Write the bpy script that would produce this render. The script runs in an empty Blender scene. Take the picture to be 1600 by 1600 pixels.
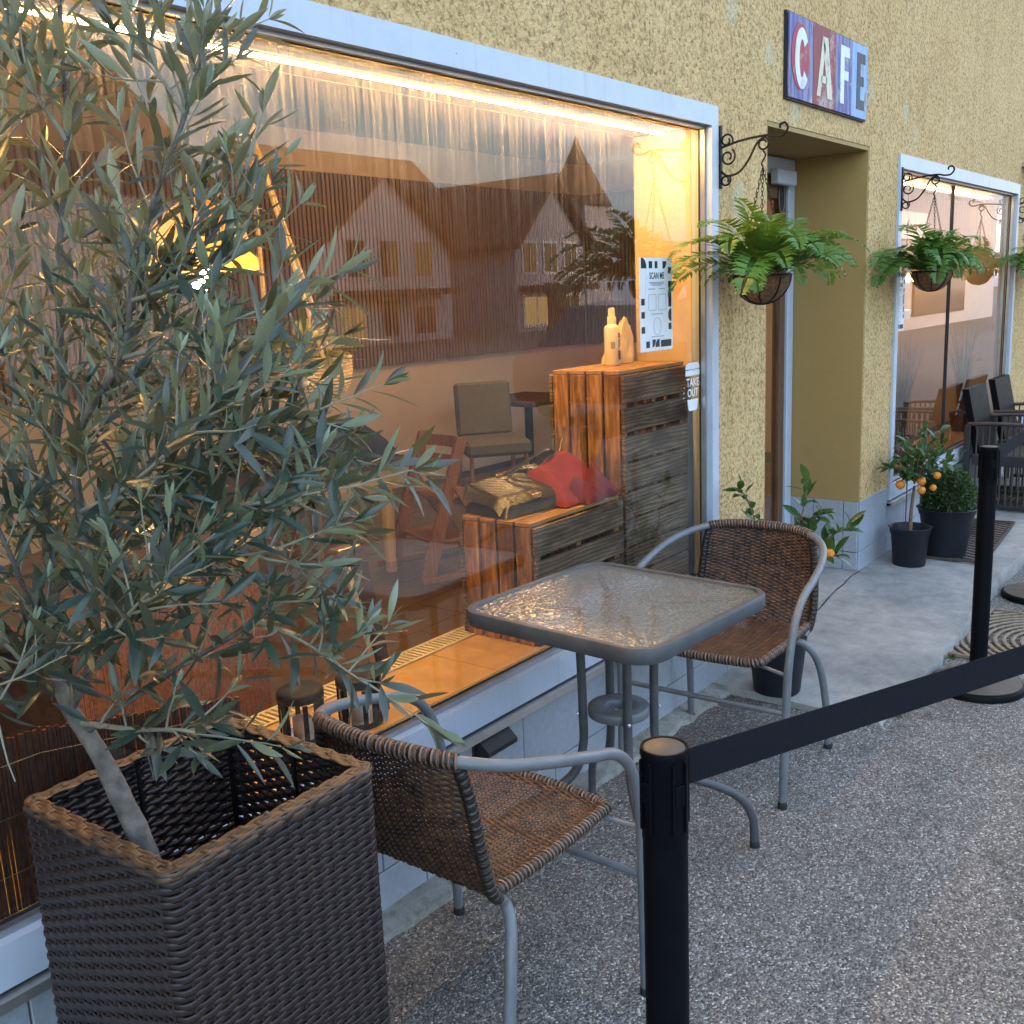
import bpy, math, random
from mathutils import Vector, Matrix, Quaternion
from math import sin, cos, pi, radians

scene = bpy.context.scene
COL = scene.collection
random.seed(7)

# ------------------------------------------------------------------ camera
CAM = Vector((0.0, -1.74, 1.55))
RIGHT = Vector((0.60818, -0.79264, -0.04280))
DOWN = Vector((-0.18856, -0.09189, -0.97775))
FWD = Vector((0.77108, 0.60272, -0.20535))
cd = bpy.data.cameras.new('camera')
cam = bpy.data.objects.new('camera', cd)
COL.objects.link(cam)
m = Matrix((RIGHT, -DOWN, -FWD)).transposed().to_4x4()
m.translation = CAM
cam.matrix_world = m
cd.sensor_width = 36.0
cd.lens = 36.0
cd.clip_start = 0.02
cd.clip_end = 2000
scene.camera = cam

# ------------------------------------------------------------------ world, sun, exposure
SUN_AZ = radians(160)       # measured from -Y (the street side) towards +X
SUN_EL = radians(5)
SKY_STRENGTH = 0.15
world = bpy.data.worlds.new('World')
scene.world = world
world.use_nodes = True
wn, wl = world.node_tree.nodes, world.node_tree.links
wn.clear()
w_out = wn.new('ShaderNodeOutputWorld')
w_bg = wn.new('ShaderNodeBackground')
sky = wn.new('ShaderNodeTexSky')
sky.sky_type = 'NISHITA'
sky.sun_disc = False
sky.sun_elevation = SUN_EL
sun_vec = Vector((sin(SUN_AZ) * cos(SUN_EL), -cos(SUN_AZ) * cos(SUN_EL), sin(SUN_EL)))
sky.sun_rotation = math.atan2(sun_vec.x, sun_vec.y)
sky.air_density = 1.0
sky.dust_density = 1.5
sky.ozone_density = 2.0
# even layer of evening clouds mixed over the clear sky
tc = wn.new('ShaderNodeTexCoord')
mp = wn.new('ShaderNodeMapping'); mp.inputs['Scale'].default_value = (1.0, 1.0, 2.6)
nz = wn.new('ShaderNodeTexNoise'); nz.inputs['Scale'].default_value = 3.2
nz.inputs['Detail'].default_value = 8; nz.inputs['Roughness'].default_value = 0.6
rp = wn.new('ShaderNodeValToRGB')
rp.color_ramp.elements[0].position = 0.42; rp.color_ramp.elements[1].position = 0.66
nz2 = wn.new('ShaderNodeTexNoise'); nz2.inputs['Scale'].default_value = 8.5; nz2.inputs['Detail'].default_value = 6
cr = wn.new('ShaderNodeValToRGB')
cr.color_ramp.elements[0].position = 0.44; cr.color_ramp.elements[0].color = (0.62, 0.78, 1.22, 1)
cr.color_ramp.elements[1].position = 0.63; cr.color_ramp.elements[1].color = (3.3, 3.2, 3.2, 1)
mx = wn.new('ShaderNodeMixRGB'); mx.blend_type = 'MIX'
wl.new(tc.outputs['Generated'], mp.inputs['Vector'])
wl.new(mp.outputs['Vector'], nz.inputs['Vector']); wl.new(mp.outputs['Vector'], nz2.inputs['Vector'])
wl.new(nz.outputs['Fac'], rp.inputs['Fac']); wl.new(nz2.outputs['Fac'], cr.inputs['Fac'])
wl.new(rp.outputs['Color'], mx.inputs['Fac'])
wl.new(sky.outputs['Color'], mx.inputs['Color1']); wl.new(cr.outputs['Color'], mx.inputs['Color2'])
wl.new(mx.outputs['Color'], w_bg.inputs['Color'])
w_bg.inputs['Strength'].default_value = SKY_STRENGTH
wl.new(w_bg.outputs['Background'], w_out.inputs['Surface'])

sd = bpy.data.lights.new('sun', 'SUN')
sd.energy = 0.5; sd.angle = radians(25); sd.color = (1.0, 0.93, 0.84)
sun = bpy.data.objects.new('sun', sd); COL.objects.link(sun)
sun.rotation_euler = sun_vec.to_track_quat('Z', 'Y').to_euler()
sun.location = (0, -10, 20)

vs = scene.view_settings
vs.view_transform = 'Standard'; vs.look = 'None'; vs.gamma = 1.0
vs.exposure = 3.6
scene.cycles.use_denoising = True
scene.cycles.max_bounces = 8
scene.cycles.diffuse_bounces = 4
scene.cycles.glossy_bounces = 4
scene.cycles.transmission_bounces = 6
scene.cycles.transparent_max_bounces = 16
scene.cycles.sample_clamp_indirect = 6.0
scene.cycles.caustics_reflective = False
scene.cycles.caustics_refractive = False

# ------------------------------------------------------------------ materials
MATS = {}

def new_mat(name):
    mt = bpy.data.materials.new(name); mt.use_nodes = True
    nt = mt.node_tree; nt.nodes.clear()
    out = nt.nodes.new('ShaderNodeOutputMaterial')
    MATS[name] = mt
    return mt, nt, out

class NT:
    def __init__(s, nt): s.nt = nt
    def n(s, kind, ins=None, **kw):
        nd = s.nt.nodes.new(kind)
        for k, v in kw.items(): setattr(nd, k, v)
        if ins:
            for k, v in ins.items(): s.set(nd, k, v)
        return nd
    def set(s, nd, k, v):
        if isinstance(v, bpy.types.NodeSocket): s.nt.links.new(v, nd.inputs[k])
        else: nd.inputs[k].default_value = v
    def ramp(s, fac, stops, interp='LINEAR'):
        r = s.n('ShaderNodeValToRGB', {'Fac': fac}); cr = r.color_ramp
        cr.interpolation = interp
        while len(cr.elements) < len(stops): cr.elements.new(0.5)
        for e, (p, c) in zip(cr.elements, stops):
            e.position = p
            e.color = (c, c, c, 1) if not isinstance(c, (tuple, list)) else (*c, 1)
        return r.outputs['Color']
    def coords(s, scale=(1, 1, 1), rand=0.0, kind='Object'):
        t = s.n('ShaderNodeTexCoord')
        v = t.outputs[kind]
        if rand:
            oi = s.n('ShaderNodeObjectInfo')
            mul = s.n('ShaderNodeMath', {0: oi.outputs['Random'], 1: rand}, operation='MULTIPLY')
            ad = s.n('ShaderNodeVectorMath', {0: v, 1: mul.outputs[0]}, operation='ADD'); v = ad.outputs[0]
        mpn = s.n('ShaderNodeMapping', {'Vector': v, 'Scale': scale})
        return mpn.outputs['Vector']
    def noise(s, vec, scale, detail=4, rough=0.55, dist=0.0):
        return s.n('ShaderNodeTexNoise', {'Vector': vec, 'Scale': scale, 'Detail': detail, 'Roughness': rough, 'Distortion': dist}).outputs['Fac']
    def voro(s, vec, scale, feature='F1', out='Distance', rnd=1.0):
        nd = s.n('ShaderNodeTexVoronoi', {'Vector': vec, 'Scale': scale}, feature=feature)
        nd.inputs['Randomness'].default_value = rnd
        return nd.outputs[out]
    def mix(s, fac, a, b, blend='MIX'):
        nd = s.n('ShaderNodeMixRGB', blend_type=blend)
        s.set(nd, 'Fac', fac)
        for k, v in (('Color1', a), ('Color2', b)):
            s.set(nd, k, v if isinstance(v, bpy.types.NodeSocket) else (*v, 1) if len(v) == 3 else v)
        return nd.outputs['Color']
    def math(s, op, a, b=0.0, clamp=False):
        return s.n('ShaderNodeMath', {0: a, 1: b}, operation=op, use_clamp=clamp).outputs[0]
    def bump(s, h, strength=0.3, dist=0.01, normal=None):
        nd = s.n('ShaderNodeBump', {'Height': h, 'Strength': strength, 'Distance': dist})
        if normal is not None: s.set(nd, 'Normal', normal)
        return nd.outputs['Normal']
    def bsdf(s, color, rough=0.5, normal=None, metallic=0.0, spec=0.5, **kw):
        nd = s.n('ShaderNodeBsdfPrincipled')
        s.set(nd, 'Base Color', color if isinstance(color, bpy.types.NodeSocket) else (*color, 1))
        s.set(nd, 'Roughness', rough); s.set(nd, 'Metallic', metallic); s.set(nd, 'Specular IOR Level', spec)
        if normal is not None: s.set(nd, 'Normal', normal)
        for k, v in kw.items(): s.set(nd, k.replace('_', ' '), v)
        return nd.outputs[0]
    def out(s, o, sh): s.nt.links.new(sh, o.inputs['Surface'])

def simple(name, color, rough=0.5, metallic=0.0, var=0.12, nscale=30, bump=0.0, bscale=200, spec=0.5, rand=3.0, rvar=0.1):
    mt, nt, o = new_mat(name); t = NT(nt)
    v = t.coords(rand=rand)
    f = t.noise(v, nscale, 5)
    lo = tuple(c * (1 - var) for c in color); hi = tuple(min(1, c * (1 + var)) for c in color)
    c = t.ramp(f, [(0.3, lo), (0.7, hi)])
    r = t.n('ShaderNodeMapRange', {'Value': t.noise(v, nscale * 0.6, 4), 'To Min': max(0, rough - rvar), 'To Max': min(1, rough + rvar)}).outputs[0]
    nrm = t.bump(t.noise(v, bscale, 3), bump, 0.004) if bump else None
    t.out(o, t.bsdf(c, r, nrm, metallic, spec))
    return mt

def emis(name, color, strength):
    mt, nt, o = new_mat(name); t = NT(nt)
    e = t.n('ShaderNodeEmission', {'Color': (*color, 1), 'Strength': strength})
    t.out(o, e.outputs[0]); return mt

def stucco(name, base, dark, patches=()):
    mt, nt, o = new_mat(name); t = NT(nt)
    v = t.coords()
    wob = t.n('ShaderNodeTexNoise', {'Vector': v, 'Scale': 60.0, 'Detail': 2.0})
    vw = t.n('ShaderNodeVectorMath', {0: v, 1: t.n('ShaderNodeVectorMath', {0: wob.outputs['Color'], 1: (0.02, 0.02, 0.02)}, operation='MULTIPLY').outputs[0]}, operation='ADD').outputs[0]
    n1 = t.noise(vw, 68, 3, 0.55, 0.3)
    n2 = t.noise(vw, 150, 2, 0.5)
    h = t.math('ADD', t.math('MULTIPLY', n1, 0.75), t.math('MULTIPLY', n2, 0.25))
    big = t.noise(v, 1.3, 4)
    mid = t.noise(v, 9, 3)
    c = t.ramp(h, [(0.33, dark), (0.45, tuple((a * 1.3 + b * .7) / 2 for a, b in zip(base, dark))), (0.53, base), (0.68, tuple(min(1, x * 1.12) for x in base))])
    c = t.mix(t.ramp(big, [(0.35, 0.0), (0.7, 0.5)]), c, t.mix(1.0, c, (0.80, 0.72, 0.60), 'MULTIPLY'))
    c = t.mix(t.ramp(mid, [(0.3, 0.0), (0.75, 0.25)]), c, t.mix(1.0, c, (0.86, 0.80, 0.7), 'MULTIPLY'))
    stk = t.noise(t.coords(scale=(9, 1, 0.35)), 1.4, 5, 0.6)
    c = t.mix(t.ramp(stk, [(0.5, 0.0), (0.72, 0.38)]), c, t.mix(1.0, c, (0.62, 0.58, 0.52), 'MULTIPLY'))
    # old repair dabs of pale filler
    if patches:
        acc = None
        wv = t.n('ShaderNodeVectorMath', {0: v, 1: t.n('ShaderNodeVectorMath', {0: t.n('ShaderNodeTexNoise', {'Vector': v, 'Scale': 18.0, 'Detail': 3.0}).outputs['Color'], 1: (0.07, 0.07, 0.07)}, operation='MULTIPLY').outputs[0]}, operation='ADD').outputs[0]
        for (x, z, r) in patches:
            d = t.n('ShaderNodeVectorMath', {0: t.n('ShaderNodeVectorMath', {0: wv, 1: (x + 0.035, 0.035, z + 0.035)}, operation='SUBTRACT').outputs[0], 1: (1.0, 0.0, 0.75)}, operation='MULTIPLY').outputs[0]
            ln = t.n('ShaderNodeVectorMath', {0: d}, operation='LENGTH').outputs['Value']
            f = t.n('ShaderNodeMapRange', {'Value': ln, 'From Min': r, 'From Max': r * 0.45, 'To Min': 0.0, 'To Max': 0.55}).outputs[0]
            acc = f if acc is None else t.math('MAXIMUM', acc, f)
        c = t.mix(acc, c, (0.52, 0.50, 0.36))
    nrm = t.bump(h, 1.0, 0.012)
    t.out(o, t.bsdf(c, 0.92, nrm, spec=0.2))
    return mt

def asphalt(name):
    mt, nt, o = new_mat(name); t = NT(nt)
    v = t.coords()
    cell = t.n('ShaderNodeTexVoronoi', {'Vector': v, 'Scale': 205.0})
    cell2 = t.n('ShaderNodeTexVoronoi', {'Vector': v, 'Scale': 70.0})
    g = t.n('ShaderNodeSeparateColor', {'Color': cell.outputs['Color']}).outputs[0]
    g2 = t.n('ShaderNodeSeparateColor', {'Color': cell2.outputs['Color']}).outputs[1]
    c = t.ramp(g, [(0.0, (0.060, 0.056, 0.052)), (0.45, (0.165, 0.155, 0.143)), (0.78, (0.255, 0.24, 0.222)), (0.93, (0.40, 0.375, 0.345)), (1.0, (0.70, 0.67, 0.62))])
    stone = t.math('MULTIPLY', t.ramp(g2, [(0.84, 0.0), (0.9, 1.0)]), t.ramp(cell2.outputs['Distance'], [(0.3, 1.0), (0.5, 0.0)]))
    c = t.mix(t.math('MULTIPLY', stone, 0.55), c, (0.36, 0.34, 0.31))
    big = t.noise(v, 1.1, 5); mid = t.noise(v, 6, 5, 0.6)
    c = t.mix(t.ramp(big, [(0.3, 0.0), (0.75, 0.45)]), c, t.mix(1.0, c, (0.55, 0.52, 0.5), 'MULTIPLY'))
    c = t.mix(t.ramp(mid, [(0.45, 0.0), (0.7, 0.4)]), c, t.mix(1.0, c, (0.6, 0.58, 0.56), 'MULTIPLY'))
    hole = t.noise(v, 3.1, 6, 0.7)
    c = t.mix(t.ramp(hole, [(0.62, 0.0), (0.70, 0.6)]), c, (0.035, 0.032, 0.03))
    wet = t.noise(t.coords(scale=(0.5, 1.6, 1)), 0.9, 5, 0.65, 0.6)
    c = t.mix(t.ramp(wet, [(0.48, 0.0), (0.66, 0.5)]), c, t.mix(1.0, c, (0.6, 0.58, 0.56), 'MULTIPLY'))
    cv = t.n('ShaderNodeVectorMath', {0: v, 1: t.n('ShaderNodeVectorMath', {0: t.n('ShaderNodeTexNoise', {'Vector': v, 'Scale': 7.0, 'Detail': 5.0}).outputs['Color'], 1: (0.25, 0.25, 0.0)}, operation='MULTIPLY').outputs[0]}, operation='ADD').outputs[0]
    ce = t.voro(cv, 0.9, 'DISTANCE_TO_EDGE')
    ckm = t.math('MULTIPLY', t.ramp(ce, [(0.003, 1.0), (0.007, 0.0)]), t.ramp(t.noise(v, 1.4, 3), [(0.5, 0.0), (0.6, 1.0)]))
    c = t.mix(t.math('MULTIPLY', ckm, 0.55), c, (0.02, 0.019, 0.018))
    h = t.math('ADD', t.math('MULTIPLY', cell.outputs['Distance'], -1.0), t.math('MULTIPLY', cell2.outputs['Distance'], -0.6))
    nrm = t.bump(h, 0.9, 0.006)
    t.out(o, t.bsdf(c, 0.72, nrm, spec=0.45))
    return mt

def concrete(name, color, stain=(0.12, 0.12, 0.10), moss=False):
    mt, nt, o = new_mat(name); t = NT(nt)
    v = t.coords()
    a = t.noise(v, 2.2, 7, 0.62, 0.4); b = t.noise(v, 14, 6, 0.65); cN = t.noise(v, 160, 3)
    c = t.ramp(b, [(0.3, tuple(x * 0.72 for x in color)), (0.6, color), (0.8, tuple(min(1, x * 1.15) for x in color))])
    c = t.mix(t.ramp(a, [(0.42, 0.0), (0.68, 0.75)]), c, t.mix(1.0, c, (0.5, 0.52, 0.55), 'MULTIPLY'))
    c = t.mix(t.ramp(cN, [(0.3, 0.35), (0.5, 0.0)]), c, stain)
    if moss:
        c = t.mix(t.ramp(t.noise(v, 26, 6, 0.7), [(0.5, 0.0), (0.66, 0.7)]), c, (0.10, 0.11, 0.07))
    h = t.math('ADD', t.math('MULTIPLY', b, 0.7), t.math('MULTIPLY', cN, 0.3))
    t.out(o, t.bsdf(c, 0.85, t.bump(h, 0.5, 0.006), spec=0.3))
    return mt

def wood(name, light, dark, grain=(1, 12, 12), scale=5.0, rough=0.6, burnt=0.0, bump=0.3):
    mt, nt, o = new_mat(name); t = NT(nt)
    v = t.coords(scale=grain, rand=37.0)
    f = t.noise(v, scale, 6, 0.6, 0.9)
    ring = t.n('ShaderNodeTexWave', {'Vector': v, 'Scale': scale * 0.55, 'Distortion': 9.0, 'Detail': 3.0, 'Detail Scale': 1.2}, bands_direction='Z' if grain[0] < 1 else 'X').outputs['Fac']
    g = t.math('ADD', t.math('MULTIPLY', f, 0.55), t.math('MULTIPLY', ring, 0.45))
    c = t.ramp(g, [(0.25, dark), (0.55, tuple((a + b) / 2 for a, b in zip(light, dark))), (0.8, light)])
    if burnt:
        vb = t.coords(scale=tuple(x ** 0.5 for x in grain), rand=11.0)
        c = t.mix(t.math('MULTIPLY', t.ramp(t.noise(vb, 4.5, 5, 0.65), [(0.44, 0.0), (0.60, 1.0)]), burnt), c, t.mix(1.0, c, (0.16, 0.11, 0.08), 'MULTIPLY'))
        kn = t.n('ShaderNodeTexVoronoi', {'Vector': t.coords(rand=5.0), 'Scale': 6.0}).outputs['Distance']
        c = t.mix(t.ramp(kn, [(0.07, 0.85), (0.13, 0.0)]), c, (0.03, 0.016, 0.008))
    oi = t.n('ShaderNodeObjectInfo')
    c = t.mix(0.18, c, t.mix(oi.outputs['Random'], tuple(x * 0.6 for x in light), tuple(min(1, x * 1.1) for x in light)))
    t.out(o, t.bsdf(c, rough, t.bump(g, bump, 0.003), spec=0.4))
    return mt

def leafmat(name, top, under, rough=0.42, trans=0.25, tcol=(0.3, 0.4, 0.1), spec=0.5):
    mt, nt, o = new_mat(name); t = NT(nt)
    geo = t.n('ShaderNodeNewGeometry')
    oi = t.n('ShaderNodeObjectInfo')
    v = t.coords()
    f = t.noise(v, 22, 3)
    c = t.mix(geo.outputs['Backfacing'], top, under)
    c = t.mix(t.ramp(f, [(0.3, 0.0), (0.75, 0.55)]), c, t.mix(1.0, c, (1.3, 1.3, 1.05), 'MULTIPLY'))
    c = t.mix(t.ramp(geo.outputs['Random Per Island'], [(0.0, 0.0), (0.6, 0.0), (1.0, 0.6)]), c, t.mix(1.0, c, (1.5, 1.5, 1.1), 'MULTIPLY'))
    c = t.mix(t.ramp(oi.outputs['Random'], [(0.0, 0.3), (0.5, 0.0), (1.0, 0.0)]), c, t.mix(1.0, c, (0.6, 0.65, 0.7), 'MULTIPLY'))
    p = t.bsdf(c, rough, spec=spec)
    tr = t.n('ShaderNodeBsdfTranslucent', {'Color': (*tcol, 1)}).outputs[0]
    ms = t.n('ShaderNodeMixShader', {0: trans, 1: p, 2: tr}).outputs[0]
    t.out(o, ms)
    return mt

def pane(name, dirt=0.5, refl=1.4, top=2.1, tint=(0.96, 0.97, 0.95)):
    """clear double glazing: see-through plus mirror reflection by angle, with a film of dust and old run marks, thickened near the top for a lamp halo"""
    mt, nt, o = new_mat(name); t = NT(nt)
    tr = t.n('ShaderNodeBsdfTransparent', {'Color': (*tint, 1)}).outputs[0]
    gl = t.n('ShaderNodeBsdfGlossy', {'Color': (1, 1, 1, 1), 'Roughness': 0.0}).outputs[0]
    fr = t.n('ShaderNodeFresnel', {'IOR': 1.5}).outputs[0]
    clear = t.n('ShaderNodeMixShader', {0: t.math('MULTIPLY', fr, refl, True), 1: tr, 2: gl}).outputs[0]
    v = t.coords()
    streak = t.noise(t.coords(scale=(60, 1, 1.6)), 1.5, 6, 0.7)
    blot = t.noise(v, 3.0, 5, 0.6)
    sep = t.n('ShaderNodeSeparateXYZ', {'Vector': v}).outputs['Z']
    drip_halo = t.n('ShaderNodeMapRange', {'Value': t.math('ADD', sep, t.math('MULTIPLY', t.noise(t.coords(scale=(40, 1, 0.2)), 1.0, 3), 0.5)), 'From Min': top - 0.22, 'From Max': top + 0.26}).outputs[0]  # real run marks, made denser at the top to give the strip a halo
    f = t.math('MULTIPLY', t.ramp(streak, [(0.4, 0.0), (0.8, 1.0)]), t.math('ADD', t.math('MULTIPLY', t.math('MULTIPLY', drip_halo, drip_halo), 0.95), t.math('MULTIPLY', blot, 0.05)))
    f = t.math('MULTIPLY', t.math('ADD', f, 0.018), dirt, True)
    df = t.n('ShaderNodeBsdfDiffuse', {'Color': (0.75, 0.73, 0.7, 1)}).outputs[0]
    tl = t.n('ShaderNodeBsdfTranslucent', {'Color': (0.75, 0.73, 0.7, 1)}).outputs[0]
    dust = t.n('ShaderNodeMixShader', {0: 0.5, 1: df, 2: tl}).outputs[0]
    t.out(o, t.n('ShaderNodeMixShader', {0: f, 1: clear, 2: dust}).outputs[0])
    return mt

def hammered(name):
    mt, nt, o = new_mat(name); t = NT(nt)
    v = t.coords(scale=(1, 1.0, 1))
    w = t.n('ShaderNodeVectorMath', {0: v, 1: t.n('ShaderNodeVectorMath', {0: t.n('ShaderNodeTexNoise', {'Vector': v, 'Scale': 40.0, 'Detail': 2.0}).outputs['Color'], 1: (0.018, 0.018, 0.018)}, operation='MULTIPLY').outputs[0]}, operation='ADD').outputs[0]
    h = t.voro(w, 95, 'SMOOTH_F1')
    nrm = t.bump(h, 0.8, 0.0045)
    tr = t.n('ShaderNodeBsdfRefraction', {'Color': (0.55, 0.63, 0.60, 1), 'IOR': 1.12, 'Roughness': 0.05, 'Normal': nrm}).outputs[0]
    gl = t.n('ShaderNodeBsdfGlossy', {'Color': (1, 1, 1, 1), 'Roughness': 0.2, 'Normal': nrm}).outputs[0]
    df = t.n('ShaderNodeBsdfDiffuse', {'Color': t.ramp(h, [(0.15, (0.10, 0.125, 0.12)), (0.6, (0.22, 0.25, 0.245))]), 'Normal': nrm}).outputs[0]
    fr = t.n('ShaderNodeFresnel', {'IOR': 1.55, 'Normal': nrm}).outputs[0]
    a = t.n('ShaderNodeMixShader', {0: 0.38, 1: tr, 2: df}).outputs[0]
    t.out(o, t.n('ShaderNodeMixShader', {0: t.math('MULTIPLY', fr, 1.35, True), 1: a, 2: gl}).outputs[0])
    return mt

def rattan(name, a, b, rough=0.45, scale=45):
    mt, nt, o = new_mat(name); t = NT(nt)
    geo = t.n('ShaderNodeNewGeometry'); v = t.coords()
    f = t.noise(v, scale, 3)
    c = t.mix(t.ramp(f, [(0.35, 0.0), (0.65, 1.0)]), a, b)
    c = t.mix(t.ramp(geo.outputs['Random Per Island'], [(0.0, 0.0), (1.0, 0.6)]), c, t.mix(1.0, c, (0.55, 0.5, 0.48), 'MULTIPLY'))
    t.out(o, t.bsdf(c, rough, t.bump(t.noise(v, 400, 2), 0.15, 0.001), spec=0.5))
    return mt

def planks_paint(name, a, b, grain=(30, 30, 2)):
    mt, nt, o = new_mat(name); t = NT(nt)
    f = t.noise(t.coords(scale=grain, rand=9.0), 1.6, 7, 0.7)
    c = t.mix(t.ramp(f, [(0.44, 0.0), (0.54, 1.0)]), a, b)
    g = t.noise(t.coords(rand=3.0), 7, 6, 0.7)
    c = t.mix(t.ramp(g, [(0.54, 0.0), (0.64, 0.7)]), c, (0.46, 0.40, 0.36))
    ed = t.noise(t.coords(scale=(1, 1, 0.4), rand=6.0), 16, 6, 0.75)
    c = t.mix(t.ramp(ed, [(0.58, 0.0), (0.62, 0.6)]), c, (0.10, 0.07, 0.06))
    t.out(o, t.bsdf(c, 0.6, t.bump(f, 0.2, 0.002)))
    return mt

stucco('stucco', (0.66, 0.475, 0.24), (0.26, 0.165, 0.072), patches=[(4.93, 2.86, 0.05), (4.72, 2.95, 0.035), (4.48, 2.98, 0.04), (4.60, 2.80, 0.03), (3.62, 2.52, 0.06), (3.95, 2.42, 0.05), (4.2, 2.24, 0.05), (5.10, 2.42, 0.05), (5.62, 2.38, 0.06), (5.8, 2.3, 0.04), (3.68, 1.86, 0.07), (3.66, 1.74, 0.05)])
simple('warm_plaster', (0.66, 0.52, 0.34), 0.85, var=0.06, nscale=8, bump=0.5, bscale=45)
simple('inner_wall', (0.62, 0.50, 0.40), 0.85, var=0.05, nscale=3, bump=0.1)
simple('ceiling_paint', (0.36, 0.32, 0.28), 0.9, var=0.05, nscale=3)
simple('aluminium', (0.42, 0.42, 0.42), 0.35, metallic=0.85, nscale=20)
simple('rubber_black', (0.012, 0.012, 0.014), 0.55)
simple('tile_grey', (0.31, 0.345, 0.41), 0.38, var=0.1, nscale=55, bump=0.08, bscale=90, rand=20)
simple('grout', (0.11, 0.11, 0.11), 0.9)
concrete('concrete', (0.335, 0.33, 0.315))
concrete('concrete_edge', (0.33, 0.32, 0.295), moss=True)
asphalt('asphalt')
simple('floor_tile', (0.13, 0.085, 0.055), 0.45, var=0.2, nscale=9, bump=0.1, bscale=60, rand=20)
simple('ledge_tile', (0.52, 0.34, 0.17), 0.5, var=0.14, nscale=14, bump=0.15, bscale=60, rand=20)
simple('cream_plastic', (0.68, 0.62, 0.48), 0.45)
wood('slat_wood', (0.30, 0.185, 0.115), (0.17, 0.10, 0.06), grain=(14, 14, 1.0), scale=6)
simple('slat_felt', (0.03, 0.025, 0.022), 0.95)
wood('burnt_z', (0.60, 0.33, 0.13), (0.20, 0.095, 0.038), grain=(9, 9, 0.9), scale=8, burnt=0.92, bump=0.4)
wood('burnt_x_skylit', (0.36, 0.265, 0.175), (0.065, 0.045, 0.032), grain=(0.8, 7, 7), scale=6, burnt=0.85, bump=0.4)  # burnt wood again, greyed by outdoor light put into the slat colour
wood('plank_top', (0.58, 0.34, 0.14), (0.32, 0.16, 0.06), grain=(0.8, 10, 10), scale=7, burnt=0.25)
wood('pale_wood', (0.66, 0.50, 0.30), (0.52, 0.37, 0.2), grain=(10, 10, 1), scale=4)
wood('chair_wood', (0.40, 0.19, 0.085), (0.27, 0.115, 0.05), grain=(10, 10, 1), scale=4)
wood('dark_wood', (0.10, 0.06, 0.04), (0.05, 0.03, 0.02), grain=(1, 10, 10), scale=4)
wood('door_wood', (0.17, 0.085, 0.045), (0.09, 0.045, 0.025), grain=(10, 10, 1), scale=4)
simple('reed', (0.26, 0.105, 0.05), 0.6, var=0.45, nscale=60)
simple('reed_shaded', (0.085, 0.03, 0.018), 0.6, var=0.5, nscale=60)  # same reed, with the shade on its street side put into the colour
simple('beige_fabric', (0.15, 0.135, 0.085), 0.9, var=0.08, bump=0.2)
simple('yellow_fabric', (0.55, 0.42, 0.22), 0.9, var=0.08, bump=0.2)
simple('navy_cloth', (0.02, 0.028, 0.055), 0.85, var=0.3, nscale=12, bump=0.3, bscale=60)
simple('red_cloth', (0.22, 0.018, 0.017), 0.85, var=0.25, nscale=9, bump=0.25, bscale=60)
simple('wine_cloth', (0.12, 0.014, 0.03), 0.75, var=0.3, nscale=9)
simple('bag_leather', (0.030, 0.029, 0.015), 0.34, var=0.25, nscale=40, bump=0.3, bscale=80)
simple('gold', (0.75, 0.52, 0.2), 0.25, metallic=1.0)
simple('paper_cream', (0.72, 0.60, 0.36), 0.85, var=0.1, nscale=14, bump=0.5, bscale=22)
simple('bottle_white', (0.86, 0.85, 0.80), 0.35, var=0.03)
simple('shop_wall', (0.30, 0.29, 0.33), 0.85, var=0.06, nscale=2)
simple('label_grey', (0.35, 0.36, 0.36), 0.5)
simple('label_red', (0.5, 0.07, 0.05), 0.5)
simple('label_dark', (0.06, 0.06, 0.065), 0.5)
simple('poster_white', (0.74, 0.76, 0.80), 0.45, var=0.03)
simple('poster_black', (0.02, 0.022, 0.022), 0.5)
simple('poster_grey', (0.30, 0.31, 0.34), 0.5)
simple('sticker_white', (0.80, 0.82, 0.86), 0.4, var=0.03)
simple('rope', (0.62, 0.44, 0.22), 0.9, var=0.2, nscale=70, bump=0.6, bscale=260)
simple('powder_grey', (0.125, 0.138, 0.155), 0.42, var=0.12, nscale=25, bump=0.08, bscale=220, spec=0.55)
simple('table_grey', (0.056, 0.061, 0.069), 0.5, var=0.25, nscale=18, bump=0.1, bscale=200)
simple('steel', (0.55, 0.55, 0.56), 0.3, metallic=1.0)
simple('post_black', (0.003, 0.0035, 0.0055), 0.5, var=0.2, spec=0.08)
simple('post_sheen_tan', (0.075, 0.06, 0.048), 0.5, var=0.15)  # tan of a reflection on the post top, kept as surface colour
simple('iron', (0.004, 0.004, 0.005), 0.5, spec=0.25)
simple('coir', (0.17, 0.095, 0.05), 0.95, var=0.5, nscale=70, bump=1.0, bscale=160)
simple('soil', (0.035, 0.025, 0.018), 0.95, var=0.4, bump=0.8, bscale=90)
simple('pot_anthracite', (0.013, 0.016, 0.023), 0.5, spec=0.3, var=0.2, nscale=20)
simple('rubber_mat', (0.062, 0.047, 0.038), 0.7, var=0.2)
simple('rubber_mat_tan', (0.23, 0.175, 0.125), 0.85, var=0.25, nscale=40)
simple('bark', (0.125, 0.11, 0.098), 0.9, var=0.45, nscale=40, bump=0.9, bscale=70)
simple('twig', (0.26, 0.25, 0.19), 0.8, var=0.2)
simple('bark_brown', (0.16, 0.11, 0.065), 0.9, var=0.35, nscale=60, bump=0.6)
simple('orange_fruit', (0.72, 0.24, 0.015), 0.4, var=0.12, bump=0.15, bscale=220)
simple('black_wicker_frame', (0.02, 0.018, 0.02), 0.5)
simple('cane_brown', (0.060, 0.042, 0.036), 0.5, var=0.3)
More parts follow.
